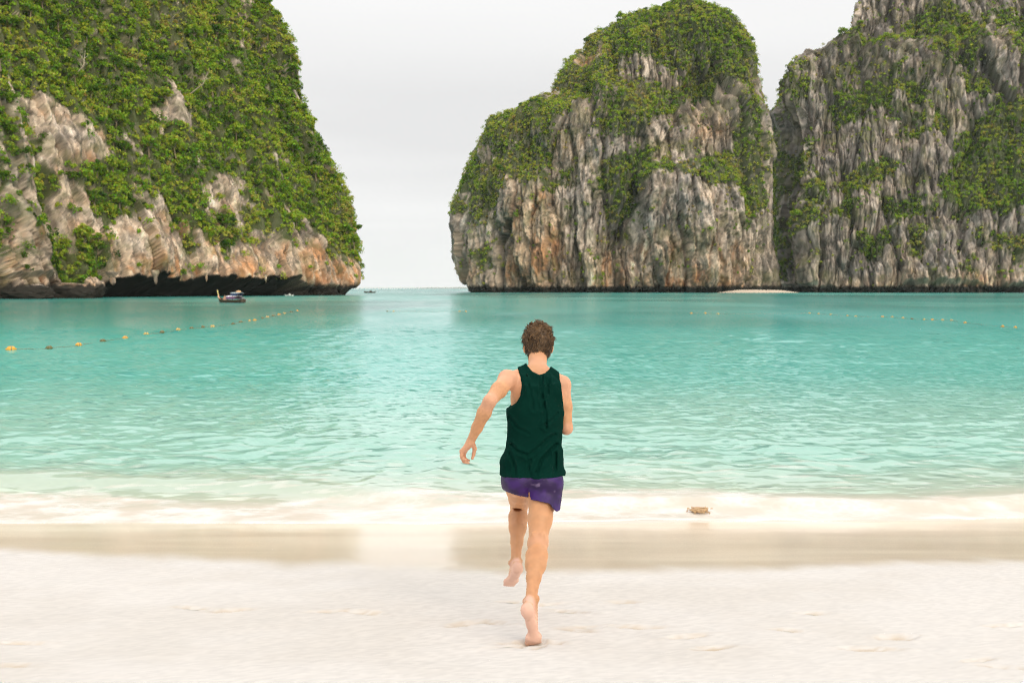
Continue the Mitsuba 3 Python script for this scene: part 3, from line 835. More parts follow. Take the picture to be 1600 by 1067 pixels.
for k in range(3):
    tr, v, f, col = tree_shapes(60 + k)
    scene[f'tree_shape_{k}'] = {'type': 'shapegroup', 'trunk': mikit.ply(tr, 'bark_mat', smooth=40), 'crown': mikit.ply((v, f), 'leaf_mat', color=col)}
r = np.random.default_rng(8)
for i, (p, n, R, where) in enumerate(trees):
    key = 'tree' + ('' if i == 0 else f'_{i:03d}')
    M = T().translate(list(map(float, p + n * R * .38 + [0, 0, R * .2]))).rotate([0, 0, 1], float(r.uniform(0, 360))).rotate([1, 0, 0], float(r.uniform(-14, 14))).scale([float(R), float(R), float(R * r.uniform(.75, 1.05))])
    k = int(r.integers(3))
    look = ('mid green', 'yellowish green', 'dark green')[k]
    near = 'nearer' in where
    big = 'small' if R < (1.75 if near else 1.8) else 'broad' if R > (2.6 if near else 2.5) else 'bushy'
    high = ('low on', 'midway up', 'high on')[int(np.searchsorted([24, 50] if near else [50, 105], p[2]))]
    deg = p[0] / p[1]
    cuts, names = (([-.41, -.33, -.26, -.20], ['at its shoreward end', 'above the cave mouth', 'above the moored boat', 'towards its seaward point', 'on its skyline edge']) if near else
                   ([.02, .08, .14, .19], ['on its far left shoulder', 'above the orange rock', 'on its middle face', 'above the pale buttress', 'beside the dark cleft']) if 'domed' in where else
                   ([.30, .35, .40, .44], ['beside the dark cleft', 'on the second spur', 'on its middle face', 'near the big green slope', 'at the picture edge']))
    add(key, {'type': 'instance', 'to_world': M, 'g': {'type': 'ref', 'id': f'tree_shape_{k}'}}, f"{big} {look} tree {high} {where.split(' above')[0].split(' across')[0]}, {names[int(np.searchsorted(cuts, deg))]}", 'tree', 'trees growing on ' + where)


# ------------------------------------------------------------------ the runner
LO, HI, HS = np.array([-.40, 5.36, .42]), np.array([.42, 6.72, 2.26]), 0.0048


def skeleton(F_, part):
    """Blends the limbs named in part into a field; points are joints measured from the photograph."""
    A = at
    if 'torso' in part:
        rz = math.radians(-14)
        R = np.array([[math.cos(rz), -math.sin(rz), 0], [math.sin(rz), math.cos(rz), 0], [0, 0, 1]])
        F_.ell(A(838, 622, 6.22), (.150, .098, .155), R, .03)
        F_.ell(A(837, 655, 6.19), (.140, .090, .15), R, .04)
        F_.ell(A(834, 695, 6.17), (.132, .085, .13), None, .04)
        F_.ell(A(832, 735, 6.16), (.160, .108, .115), None, .04)
        F_.ell(A(813, 752, 6.11), (.085, .09, .085), None, .03)
        F_.ell(A(851, 754, 6.09), (.085, .09, .085), None, .03)
        F_.cone(A(840, 578, 6.235), A(803, 589, 6.16), .044, .036, .03)     # trapezius, shoulder girdle
        F_.cone(A(840, 578, 6.235), A(868, 592, 6.27), .044, .036, .03)
        F_.ell(A(815, 610, 6.12), (.060, .030, .085), R, .025)               # shoulder blades
        F_.ell(A(862, 614, 6.17), (.055, .030, .085), R, .025)
    if 'neck' in part:
        F_.chain([A(839, 584, 6.235), A(840, 563, 6.30), A(841, 545, 6.345)], [.053, .0475, .050], .025)
    if 'head' in part:
        c = A(841, 540, 6.385)
        F_.ell(c + [0, 0, .02], (.073, .092, .098), None, .02)
        F_.ell(c + [0, .035, -.055], (.056, .062, .062), None, .03)          # jaw
        F_.ell(c + [0, .088, -.085], (.026, .02, .02), None, .02)            # chin
        F_.cone(c + [0, .092, .018], c + [0, .112, -.018], .010, .014, .012)  # nose
        F_.cone(c + [-.045, .078, .032], c + [.045, .078, .032], .012, .012, .02)   # brow
        F_.cone(c + [-.018, .094, -.048], c + [.018, .094, -.048], .008, .008, .012)  # lips
        for sd in (-1, 1):
            F_.ell(c + [sd * .076, -.004, -.012], (.013, .022, .034), None, .008)
            F_.ell(c + [sd * .034, .082, .012], (.014, .014, .010), None, .01, sub=True)
    if 'arms' in part:
        S, E, W = A(793, 593, 6.12), A(765, 627, 5.87), A(735, 690, 5.94)
        F_.ell(S + [-.004, 0, .0], (.050, .052, .056), None, .03)
        m1, m2 = S + (E - S) * .5, E + (W - E) * .28
        F_.chain([S, m1, E], [.047, .043, .034], .02)
        F_.chain([E, m2, E + (W - E) * .65, W], [.034, .037, .029, .0215], .016)
        # left hand
        K = A(724, 706, 5.965)
        F_.cone(W, W + (K - W) * .5 + [0, .006, 0], .020, .019, .012)
        roots = [K + [.012, .040, .002], K + [.004, .016, -.002], K + [-.006, -.008, 0], K + [-.010, -.030, .010]]
        for i, (rt, ln) in enumerate(zip(roots, (.9, 1.0, .95, .78))):
            F_.cone(W + [0, .010 - .006 * i, -.005], rt, .0145, .0105, .012)
            a = rt + np.array([-.012 + .004 * i, .006, -.034]) * ln
            b = a + np.array([.012, .010, -.024]) * ln
            e = b + np.array([.020, .002, -.006]) * ln
            F_.chain([rt, a, b, e], [.0095, .0085, .0078, .0068], .004)
        th = W + np.array([.012, .020, -.014])
        t1, t2, t3 = th + [.010, .022, -.030], th + [.004, .028, -.062], th + [-.004, .026, -.086]
        F_.chain([th, t1, t2, t3], [.0145, .0115, .0095, .0075], .006)
        # right arm, swung forward
        S, E, W = A(879, 602, 6.28), A(885, 669, 6.22), A(858, 640, 6.44)
        F_.ell(S + [.002, 0, .004], (.044, .046, .052), None, .03)
        F_.chain([S, S + (E - S) * .5, E], [.044, .042, .034], .02)
        F_.chain([E, E + (W - E) * .3, W], [.035, .038, .023], .016)
        Kr = W + np.array([-.040, .066, .038])
        for i in range(4):
            off = np.array([.012, -.004, .022]) * (1.5 - i)
            rt = Kr + off
            F_.cone(W + off * .35, rt, .0145, .0105, .012)
            a = rt + [-.020, .020, .008]
            b = a + [-.006, -.010, -.026]
            e = b + [.016, -.018, -.004]
            F_.chain([rt, a, b, e], [.0095, .0088, .008, .007], .004)
        F_.chain([W + [.004, .012, .014], Kr + [.014, -.02, .04], Kr + [-.006, .012, .046]], [.014, .011, .008], .006)
    if 'legs' in part:
        # right leg: pushing off, nearly straight
        Hh, Kk, An = A(850, 752, 6.15), A(840, 850, 5.88), A(830, 936, 5.575)
        u = Kk - Hh
        F_.chain([Hh, Hh + u * .28, Hh + u * .62, Kk], [.088, .079, .062, .049], .03)
        F_.cone(Kk + [.012, .012, .006], Kk + [-.010, .016, -.006], .046, .044, .02)
        u = An - Kk
        F_.chain([Kk, Kk + u * .22 + [.004, -.010, 0], Kk + u * .38 + [.003, -.012, 0], Kk + u * .62, An + [0, .004, 0]], [.046, .052, .051, .036, .0275], .022)
        F_.cone(Kk + u * .20 + [-.022, -.014, 0], Kk + u * .40 + [-.018, -.012, 0], .033, .028, .02)
        F_.cone(Kk + u * .18 + [.024, -.012, 0], Kk + u * .36 + [.020, -.012, 0], .031, .027, .02)
        F_.cone(Kk + [-.024, -.014, .055], Kk + [-.024, -.014, -.02], .014, .013, .02)      # tendons behind the knee
        F_.cone(Kk + [.024, -.014, .055], Kk + [.024, -.014, -.02], .014, .013, .02)
        F_.cone(An + [-.030, .010, -.012], An + [.028, .012, .002], .016, .016, .012)       # ankle bones
        heel = A(824, 953, 5.525)
        F_.cone(Kk + u * .75 + [-.001, -.014, 0], heel + [0.004, .01, .022], .016, .017, .02)   # tendon
        F_.ell(heel, (.032, .034, .038), None, .02)
        ball = A(833, 997, 5.575)
        F_.chain([heel, heel * .5 + ball * .5 + [.008, .010, 0], ball + [.006, .004, 0]], [.029, .026, .026], .02)
        F_.cone(An + [.002, .014, -.02], ball + [.002, .030, .012], .032, .024, .02)
        F_.cone(ball + [-.018, 0, .002], ball + [.024, .006, .006], .023, .021, .016)
        for i, (ox, ln, rr) in enumerate(((-.026, .034, .0135), (-.008, .036, .0100), (.006, .032, .0095), (.019, .027, .009), (.031, .020, .0085))):
            b0 = ball + [ox, .006, -.014]
            F_.chain([b0, b0 + [ox * .12, .014, -ln * .45], b0 + [ox * .12, .034, -ln * .62]], [rr * 1.1, rr, rr * .95], .005)
        # left leg: knee driven forward, shin hanging, sole to the camera
        Hh, Kk, An = A(814, 752, 6.15), A(811, 791, 6.51), A(805.5, 878, 6.24)
        u = Kk - Hh
        F_.chain([Hh, Hh + u * .3, Hh + u * .65, Kk], [.086, .077, .061, .050], .03)
        u = An - Kk
        F_.chain([Kk, Kk + u * .20 + [0, -.014, 0], Kk + u * .38 + [0, -.012, 0], Kk + u * .65, An], [.047, .053, .049, .034, .026], .02)
        F_.cone(Kk + u * .18 + [-.020, -.016, 0], Kk + u * .38 + [-.014, -.012, 0], .034, .028, .02)
        F_.ell(A(809, 793, 6.42), (.027, .10, .019), None, .01, sub=True)          # hollow of the bent knee
        F_.cone(An + [-.028, .008, -.006], An + [.026, .010, .004], .015, .015, .012)
        heel, ball = A(808, 888, 6.185), A(799.5, 907, 6.285)
        F_.cone(Kk + u * .78 + [0, -.010, 0], heel + [0, .012, .022], .015, .016, .02)
        F_.ell(heel, (.031, .036, .034), None, .02)
        F_.chain([heel, heel * .5 + ball * .5 + [.004, .004, .006], ball], [.029, .026, .024], .02)
        F_.cone(An + [0, .02, -.014], ball + [.002, .012, .016], .031, .022, .02)
        F_.cone(ball + [-.028, .002, -.008], ball + [.022, 0, .006], .021, .020, .016)
        d = (ball - heel) / np.linalg.norm(ball - heel)
        for i, (ox, ln, rr) in enumerate(((.022, .050, .0135), (.006, .050, .0105), (-.008, .044, .0098), (-.021, .038, .0092), (-.032, .030, .0088))):
            b0 = ball + np.array([ox, .004, ox * .2 - .002]) + d * .014
            F_.cone(b0, b0 + d * ln + [0, .006, .004], rr * 1.05, rr * .9, .005)


body = Field(LO, HI, HS)
for part in ('torso', 'neck', 'head', 'arms', 'legs'):
    skeleton(body, part)
v, f = body.mesh()
v = relax(v, f, 7)
nn = trimesh.Trimesh(v, f, process=False).vertex_normals
skin = np.array([0.495, 0.25, 0.125]) * (0.86 + 0.28 * nf(v * 30, 4, 3))[:, None] * (1 + (nf(v * 9, 3, 8)[:, None] - .5) * np.array([.10, .22, .30]))
pink = np.array([0.60, 0.33, 0.23])


def tint(c, p, rad, rgb, k):
    w = (k * np.exp(-(np.linalg.norm(v - p, axis=1) / rad) ** 4))[:, None]
    return c * (1 - w) + np.array(rgb) * w


for p, rad in ((at(792, 590, 6.1), .10), (at(884, 600, 6.27), .09), (at(841, 574, 6.25), .07), (at(841, 848, 5.88), .06), (at(765, 628, 5.86), .06), (at(728, 708, 5.96), .10), (at(886, 678, 6.2), .06)):
    skin = tint(skin, p, rad, pink, .6)
for heel, ball in ((at(824, 953, 5.525), at(833, 997, 5.575)), (at(808, 888, 6.185), at(799.5, 907, 6.285))):
    e = ball - heel
    t = np.clip((v - heel) @ e / (e @ e), -.2, 1.5)
    dist = np.linalg.norm(v - heel - t[:, None] * e, axis=1)
    w = (sstep(.075, .045, dist) * sstep(.2, -.5, nn[:, 1]))[:, None]
    skin = skin * (1 - w) + np.array([0.64, 0.40, 0.31]) * w
scene['skin_mat'] = {'type': 'principled', 'base_color': mattr(), 'roughness': 0.48, 'specular': 0.4, 'flatness': 0.3, 'sheen': 0.15}
scene['person__body'] = mikit.ply((v, f), 'skin_mat', smooth=True, color=np.clip(skin, .02, .9))
tell('person', 'barefoot man in green tank top and purple shorts running down the beach towards the water', 'person')


def region(F_, pts, Y):
    """Signed distance in the picture-facing (x, z) plane of an outline given at distance Y, as a slab through the whole field."""
    q = [at(px, py, Y) for px, py in pts]
    x = np.arange(F_.n[0]) * F_.h + F_.lo[0]
    z = np.arange(F_.n[2]) * F_.h + F_.lo[2]
    X, Z = np.meshgrid(x, z, indexing='ij')
    return in_poly(X, Z, [(p[0], p[2]) for p in q])[:, None, :].astype(np.float32)


def axes(F_):
    return np.meshgrid(*[(np.arange(k) * F_.h + o) for k, o in zip(F_.n, F_.lo)], indexing='ij', sparse=True)


# --- tank top: a loose tube round the trunk with shoulder straps, cut at the arm holes, the neckline and the hem
tank = Field(at(760, 750, 6.16) - [0, .30, .06], at(912, 556, 6.2) + [0, .30, .04], .0054)
skeleton(tank, 'torso')
tank.s -= .009
close = tank.s + .006
x, y, z = axes(tank)
rows = [(556, 806, 872), (585, 803, 876), (600, 799, 879), (620, 796, 880), (640, 793.5, 880), (660, 795, 878), (680, 795, 876), (690, 793.5, 875), (703, 788.5, 876), (715, 783, 877.5), (728, 781.5, 879.5), (745, 781, 883), (765, 781, 885)]
zz = np.array([at(832, r_[0], 6.19)[2] for r_ in rows])[::-1]
xl = np.array([at(r_[1], r_[0], 6.19)[0] for r_ in rows])[::-1]
xr = np.array([at(r_[2], r_[0], 6.19)[0] for r_ in rows])[::-1]
zl_, zr_ = PchipInterpolator(zz, xl)(np.clip(z, zz[0], zz[-1])), PchipInterpolator(zz, xr)(np.clip(z, zz[0], zz[-1]))
cx, hw = (zl_ + zr_) / 2, (zr_ - zl_) / 2
ztop, zbot = at(832, 585, 6.2)[2], at(832, 745, 6.17)[2]
tt = np.clip((z - zbot) / (ztop - zbot), 0, 1.2)
cy = 6.165 + .05 * tt
hd = .150 - .018 * np.exp(-((tt - .35) / .25) ** 2) - .02 * sstep(.8, 1.15, tt)
rot = -.24 * sstep(.2, .7, tt)
ex, ey = x - cx, y - cy
ex, ey = ex * np.cos(rot) - 0 * ey, ey - ex * np.tan(-rot) * .8
k0 = (np.abs(ex / hw) ** 2.3 + np.abs(ey / hd) ** 2.3) ** (1 / 2.3)
tube = ((k0 - 1) * np.minimum(hw, hd)).astype(np.float32)
tube = np.maximum(tube, (z - at(840, 598, 6.2)[2]).astype(np.float32))
hh = np.clip(.5 + .5 * (tank.s - tube) / .03, 0, 1)
tank.s = tank.s * (1 - hh) + tube * hh - .03 * hh * (1 - hh)
G = np.stack(np.broadcast_arrays(x, y, z), -1)[::2, ::2, ::2]
u = G[..., 0] * .72 + G[..., 2] * .70
w_ = -G[..., 0] * .70 + G[..., 2] * .72
tb = np.broadcast_to(tt, tank.s.shape)[::2, ::2, ::2]
fold = .046 * (ridge(np.stack([w_ * 9 + .8 * nz(G * 7, 2), u * 2.2, G[..., 1] * 3], -1), 11, 2) - .6) * sstep(.75, .35, tb)
fold = fold + .028 * (ridge(np.stack([G[..., 0] * 15 + 1.2 * nz(G * 5, 5), G[..., 2] * 2.2, G[..., 1] * 3], -1), 17, 2) - .6) * (0.35 + .65 * sstep(.15, .0, tb))
fold = fold + .044 * (ridge(np.stack([u * 12 + nz(G * 6, 9), w_ * 3.0, G[..., 1] * 3], -1), 23, 2) - .6) * sstep(.35, .9, tb)
for cp, dep, wd in (([(846, 586), (845, 610), (851, 640), (853, 668)], .013, .008), ([(858, 590), (856, 615), (846, 640)], .009, .007), ([(822, 590), (829, 615), (833, 640)], .007, .008), ([(870, 694), (860, 703), (846, 716), (838, 735)], .014, .008),
                    ([(868, 679), (856, 685), (838, 700), (822, 712)], .011, .008), ([(799, 694), (808, 704), (822, 708)], .012, .008), ([(796, 708), (803, 724), (806, 743)], .010, .008), ([(867, 706), (868, 725), (864, 744)], .012, .008), ([(796, 652), (808, 668), (826, 676)], .008, .007), ([(872, 646), (864, 656), (848, 664)], .009, .007), ([(828, 716), (826, 730), (829, 745)], .009, .007)):
    q = np.array([at(a_, b_, 6.10)[[0, 2]] for a_, b_ in cp])
    best = np.full(G.shape[:3], 9.0)
    for (ax, az), (bx_, bz_) in zip(q[:-1], q[1:]):
        t = np.clip(((G[..., 0] - ax) * (bx_ - ax) + (G[..., 2] - az) * (bz_ - az)) / ((bx_ - ax) ** 2 + (bz_ - az) ** 2), 0, 1)
        best = np.minimum(best, np.hypot(G[..., 0] - ax - t * (bx_ - ax), G[..., 2] - az - t * (bz_ - az)))
    fold = fold + (G[..., 1] < 6.2) * dep * (0.75 * np.exp(-((best - 2.0 * wd) / (1.1 * wd)) ** 2) - np.exp(-(best / (.8 * wd)) ** 2))
from scipy.ndimage import zoom as nzoom
big = nzoom(fold.astype(np.float32), [a / b for a, b in zip(tank.s.shape, fold.shape)], order=1)
tank.s = np.minimum(tank.s - big * sstep(-.02, .12, tt), close)
for pts in ([(700, 540), (806.5, 540), (808, 572), (812.5, 586), (815, 602), (812.5, 617), (805, 630), (794.5, 638.5), (700, 640)], [(874.5, 540), (874.5, 578), (875.5, 592), (877.5, 612), (881, 640), (882.5, 655), (990, 660), (990, 540)],
            [(818, 530), (821, 560), (823.5, 571), (832, 580.5), (842.5, 585.5), (852, 583), (861, 576), (866, 556), (866, 530)]):
    tank.s = np.maximum(tank.s, -region(tank, pts, 6.17))
hem = at(832, 743.5, 6.10)[2] + .002 * np.sin(x * 34) + .007 * (nz(np.stack(np.broadcast_arrays(x * 22, y * 22, x * 0), -1), 4) - .5)[..., :]
tank.s = np.maximum(tank.s, (hem - z).astype(np.float32))
inner = Field(tank.lo, tank.lo + (tank.n - 1) * tank.h, tank.h)
v, f = tank.mesh()
v = relax(v, f, 2)


def weave(p, n, uv):
    k = noise(p.x * 420, p.y * 420, p.z * 420)
    return mix((0.0008, 0.015, 0.011), (0.0017, 0.026, 0.0195), 0.35 + 0.4 * k)


scene['tank_mat'] = {'type': 'twosided', 'bsdf': {'type': 'principled', 'base_color': proc(weave), 'roughness': 0.9, 'specular': 0.04, 'sheen': 0.0}}
scene['person__tank_top'] = mikit.ply((v, f), 'tank_mat', smooth=True)
labels['person__tank_top'] = {'label': 'dark green tank top'}

# --- shorts
sh = Field(at(770, 802, 6.1) - [0, .30, .02], at(900, 722, 6.2) + [0, .42, .02], .0052)
A = at
sh.ell(A(832, 735, 6.16), (.164, .108, .118), None, .04)
sh.ell(A(813, 752, 6.11), (.094, .100, .092), None, .03)
sh.ell(A(853, 754, 6.09), (.096, .100, .092), None, .03)
Hh, Kk = A(852, 754, 6.14), A(842, 851, 5.90)
sh.chain([Hh, Hh + (Kk - Hh) * .60], [.101, .098], .02)
Hl, Kl = A(811, 750, 6.15), A(811, 791, 6.51)
sh.chain([Hl, Hl + (Kl - Hl) * .75], [.101, .090], .02)
x, y, z = axes(sh)
G = np.stack(np.broadcast_arrays(x, y, z), -1)
sh.s = sh.s - (.010 * (ridge(np.stack([G[..., 0] * 11 + G[..., 2] * 8 + nz(G * 9, 2), G[..., 2] * 5, G[..., 1] * 4], -1), 5, 2) - .6)).astype(np.float32)
sh.s = np.maximum(sh.s, -region(sh, [(770, 771), (797, 772.5), (812, 776), (824.5, 779), (826.5, 777), (828, 779.5), (842, 780), (858, 783.5), (864, 792), (869, 797), (900, 797), (900, 830), (770, 830)], 6.02))
sh.s = np.maximum(sh.s, (z - A(832, 741.5, 6.12)[2]).astype(np.float32))
back = (y - (6.16 + .30)).astype(np.float32)
sh.s = np.maximum(sh.s, back)
slot = np.abs(x - A(826.5, 775, 6.05)[0]) - .004 + (z - A(826, 764, 6.05)[2]) * .12 * (z < A(826, 775, 6.05)[2])
sh.s = np.maximum(sh.s, -np.maximum(slot, np.maximum((z - A(826, 768, 6.05)[2]), y - 6.2)).astype(np.float32))
v, f = sh.mesh()
v = relax(v, f, 2)


def purple(p, n, uv):
    k = fbm(p.x * 17, p.y * 9, p.z * 15, 3)
    return mix(mix((0.034, 0.009, 0.105), (0.018, 0.005, 0.052), smoothstep(.3, .6, k)), (0.26, 0.19, 0.33), smoothstep(0.68, 0.78, k) * 0.5)


scene['shorts_mat'] = {'type': 'twosided', 'bsdf': {'type': 'principled', 'base_color': proc(purple), 'roughness': 0.55, 'specular': 0.35, 'sheen': 0.3}}
scene['person__shorts'] = mikit.ply((v, f), 'shorts_mat', smooth=True)
labels['person__shorts'] = {'label': 'short purple swim shorts with faint pale markings'}

# --- hair: a cap of tousled locks
c = at(841, 540, 6.385)
cap = Field(c - [.16, .16, .15], c + [.16, .16, .19], .004)
cap.ell(c + [0, -.006, .030], (.081, .100, .104), None, .02)
cap.ell(c + [0, -.052, -.030], (.060, .052, .060), None, .03)
x, y, z = axes(cap)
G = np.stack(np.broadcast_arrays(x, y, z), -1)
cap.s = cap.s - (.020 * (ridge(G * np.array([26, 26, 17]) + 1.4 * nz(G * 16, 3)[..., None], 4, 2) - .62)).astype(np.float32)
line = c[2] - .085 + .085 * sstep(-.055, .03, y - c[1]) + .055 * sstep(.03, .075, y - c[1]) + .02 * (np.abs(x - c[0]) > .035) + .006 * np.sin(x * 160)
cap.s = np.maximum(cap.s, (line - z).astype(np.float32))
cap.s = np.maximum(cap.s, (np.abs(x - c[0]) - .046 - .75 * np.maximum(z - (c[2] - .09), 0)).astype(np.float32))
v, f = cap.mesh()
v = relax(v, f, 2)
r = np.random.default_rng(3)
cm = trimesh.Trimesh(v, f, process=False)
ok = (cm.face_normals[:, 2] > -.6) & (cm.triangles_center[:, 2] > c[2] - .075)
pick = r.choice(np.flatnonzero(ok), 1700)
locks, lcol = [(v, f)], [np.full(len(v), .42) + .5 * (nf(v * 45, 3, 6) - .5)]
for k in pick:
    p, nrm = cm.triangles_center[k], cm.face_normals[k]
    up = np.clip((p[2] - c[2]) / .1, -1, 1)
    sw = np.array([math.sin(nz(p * 16, 5) * 8), math.cos(nz(p * 16, 7) * 8), 0]) * .7
    flow = np.array([0, -.35, -.9 + .7 * max(up, 0)]) + sw + .22 * r.normal(size=3)
    flow -= nrm * (flow @ nrm)
    flow /= np.linalg.norm(flow) + 1e-9
    L = r.uniform(.015, .028) * (1 + .5 * max(up, 0))
    q0 = p - nrm * .004
    q1 = p + flow * L * .5 + nrm * L * r.uniform(.18, .34)
    q2 = p + flow * L + nrm * L * r.uniform(-.05, .36)
    w0 = r.uniform(.0013, .0028)
    a = frust(q0, q1, w0, w0 * .8, 5)
    b = frust(q1, q2, w0 * .8, .0006, 5)
    locks += [a, b]
    tone = np.clip(.12 + .75 * max(up, 0) * r.random() + .22 * r.normal(), 0, 1.2)  # crown locks paler: the highlight on top is painted into their colour
    lcol += [np.full(len(a[0]), tone), np.full(len(b[0]), tone + .12)]
hv, hf = join(locks)
t = np.clip(np.concatenate(lcol), 0, 1)[:, None]
hcol = np.array([0.014, 0.008, 0.004]) * (1 - t) + np.array([0.21, 0.118, 0.048]) * t
scene['hair_mat'] = {'type': 'twosided', 'bsdf': {'type': 'principled', 'base_color': mattr(), 'roughness': 0.45, 'specular': 0.5}}
scene['person__hair'] = mikit.ply((hv, hf), 'hair_mat', smooth=True, color=hcol)
labels['person__hair'] = {'label': 'short tousled brown hair'}
scene['eye_mat'] = {'type': 'roughplastic', 'alpha': 0.08, 'diffuse_reflectance': {'type': 'rgb', 'value': [0.6, 0.57, 0.53]}}
for i, sd in enumerate((-1, 1)):
    m = trimesh.creation.icosphere(subdivisions=2, radius=.0125)
    scene['person__eye' + ('' if i == 0 else '_001')] = mikit.ply((np.array(m.vertices) + c + [sd * .034, .074, .012], np.array(m.faces)), 'eye_mat', smooth=True)


# ------------------------------------------------------------------ sandbar, boulders, stalactites, far land
def lump(c, r, seed, n=4, amp=0.35):
    m = trimesh.creation.icosphere(subdivisions=n)
    d = np.array(m.vertices)
    k = 1 + amp * 2 * (nf(d * 1.6 + seed * 3.7, 4, seed) - 0.5) + amp * 0.7 * (ridge(d * 3.0 + seed, seed + 3, 2) - 0.6)
    return np.asarray(c) + d * k[:, None] * np.asarray(r), np.array(m.faces)


bx = np.linspace(-34, 20, 60)
by = np.linspace(-14, 14, 24)
BX, BY = np.meshgrid(bx, by, indexing='ij')
c0 = at(1196, 455, 586)
bz = -0.5 + 2.1 * np.exp(-((BX + 4) / 20) ** 4 - (BY / 8) ** 2) + 0.3 * (nf(np.stack([BX, BY, BX * 0], -1) * .2, 3, 3) - 0.5)
scene['sandbar_mat'] = {'type': 'diffuse', 'reflectance': {'type': 'rgb', 'value': [0.58, 0.50, 0.41]}}
add('sandbar', mikit.ply((np.stack([BX + c0[0], BY + c0[1], bz], -1).reshape(-1, 3), grid_faces(60, 24)), 'sandbar_mat', smooth=True), 'small strip of pale sand at the foot of the cleft between the far cliffs', kind='structure')

for i, (px, py, Y, rx, ry, rz, wrds) in enumerate([(100, 459, 262, 8.0, 4.0, 2.4, 'low orange boulder, longest of those below the green gully'), (146, 453, 270, 2.8, 2.5, 3.2, 'upright orange boulder beside the mouth of the sea cave'),
                                                   (45, 461, 246, 5.5, 3.5, 2.2, 'dark boulder at the foot of the pillar by the picture edge'), (128, 461, 258, 3.2, 2.5, 1.7, 'small brown boulder between the two orange ones')]):
    c = at(px, py, Y)
    m = lump(c, (rx, ry, rz), 20 + i)
    warm = np.full(len(m[0]), 0.75 if i != 2 else 0.4)
    add('boulder' + ('' if i == 0 else f'_{i:03d}'), mikit.ply(m, 'rock_mat', smooth=True, color=rock_colour(m[0], None, 4.0, 700 + i, warm)), wrds, 'boulder', None)

for i, (px, py, ln, rad, Y, wrds) in enumerate([(242, 431, 2.4, .9, 292, 'thick tan stalactite hanging from the cave roof, longest of them'), (174, 434, 2.2, 1.3, 279, 'blunt stalactite at the shoreward end of the cave mouth'), (322, 435, .9, .4, 309, 'thin stalactite hanging above the moored boat'),
                                                (415, 437, .8, .4, 331, 'thin stalactite towards the seaward end of the cave')]):
    c = at(px, py, Y)
    t = np.linspace(0, 1, 12)
    prof = rad * (1 - t) ** 0.7 * (1 + .25 * np.sin(9 * t + i)) + .05
    ang = np.arange(11) * 2 * np.pi / 10
    v = np.stack([c[0] + prof[:, None] * np.cos(ang) * (1 + .2 * np.sin(3 * ang + i)) + (.3 * t * rad)[:, None], c[1] + prof[:, None] * np.sin(ang), np.repeat((c[2] + 1.5 - (ln + 1.5) * t)[:, None], 11, 1)], -1)
    v = v.reshape(-1, 3)
    add('stalactite' + ('' if i == 0 else f'_{i:03d}'), mikit.ply((v, grid_faces(12, 11)), 'rock_mat', smooth=True, color=rock_colour(v, None, 3.0, 740 + i, np.full(len(v), .7))), wrds, 'stalactite', None)

# --- low land far out beyond the mouth of the bay
hx = np.linspace(-900, 500, 140)
hz = np.maximum(0.4, 13 * nf(np.stack([hx / 260, hx * 0, hx * 0], -1), 4, 3) * sstep(-900, -500, hx) * (0.45 + 0.55 * sstep(-100, -420, hx)) + 2 * (nz(np.stack([hx / 12, hx * 0, hx * 0], -1), 5) - .5))
HV = np.stack([np.stack([hx, np.full_like(hx, 8300 + o), np.maximum(hz * k, -1)], -1) for o, k in ((0, -1), (60, .55), (160, 1), (400, .8), (600, -1))], 1)
scene['far_land_mat'] = {'type': 'diffuse', 'reflectance': {'type': 'rgb', 'value': [0.20, 0.23, 0.20]}}
add('hills', mikit.ply((HV.reshape(-1, 3), grid_faces(140, 5)), 'far_land_mat', smooth=True), 'faint low land on the horizon beyond the mouth of the bay', kind='structure')


# --- bare pale trees on the nearer cliff
for i, (px, py, hgt, lean, lab) in enumerate([(116, 128, 8.0, .35, 'bare pale dead tree above the large pale rock face'), (298, 152, 7.5, 1.1, 'bare pale leaning tree beside the upper pale rock')]):
    r = np.random.default_rng(40 + i)
    o = WL.hit(px, py) + WL.n * 3.0
    tip = o + np.array([lean * hgt * .4, -.5, hgt])
    parts = [frust(o - WL.n * 5, o + (tip - o) * .5, .20, .15, 6), frust(o + (tip - o) * .5, tip, .15, .05, 6)]
    scene['bare_tree' + ('' if i == 0 else '_001') + '__trunk'] = mikit.ply(join(parts), 'pale_bark', smooth=40)
    br = []
    for k in range(7):
        b0 = o + (tip - o) * r.uniform(.3, .9)
        b1 = b0 + np.array([r.uniform(-1.8, 1.8), r.uniform(-.8, .4), r.uniform(.6, 1.8)])
        br += [frust(b0, b1, .075, .04, 5), frust(b1, b1 + [r.uniform(-.6, .6), r.uniform(-.3, .3), r.uniform(.3, .9)], .04, .015, 5)]
    scene['bare_tree' + ('' if i == 0 else '_001') + '__branch'] = mikit.ply(join(br), 'pale_bark', smooth=40)
    tell('bare_tree' + ('' if i == 0 else '_001'), lab, 'tree')
scene['pale_bark'] = {'type': 'diffuse', 'reflectance': {'type': 'rgb', 'value': [0.50, 0.42, 0.33]}}

# --- a clump of brown weed in the wash
r = np.random.default_rng(5)
wc = np.array([1.96, 11.42, .028])
wp = []
for k in range(130):
    a = wc + np.array([r.normal() * .05, r.normal() * .04, r.uniform(-.01, .02)])
    b = a + np.array([r.uniform(-.03, .03), r.uniform(-.03, .03), r.uniform(-.01, .008)])
    e = b + np.array([r.uniform(-.02, .02), r.uniform(-.03, .03), r.uniform(-.02, .0)])
    wp += [frust(a, b, .006, .007, 5), frust(b, e, .007, .003, 5)]
scene['weed_mat'] = {'type': 'roughplastic', 'alpha': 0.2, 'diffuse_reflectance': {'type': 'rgb', 'value': [0.55, 0.37, 0.20]}}
add('seaweed', mikit.ply(join(wp), 'weed_mat', smooth=40), 'small orange brown clump of seaweed lying in the foam', 'seaweed')


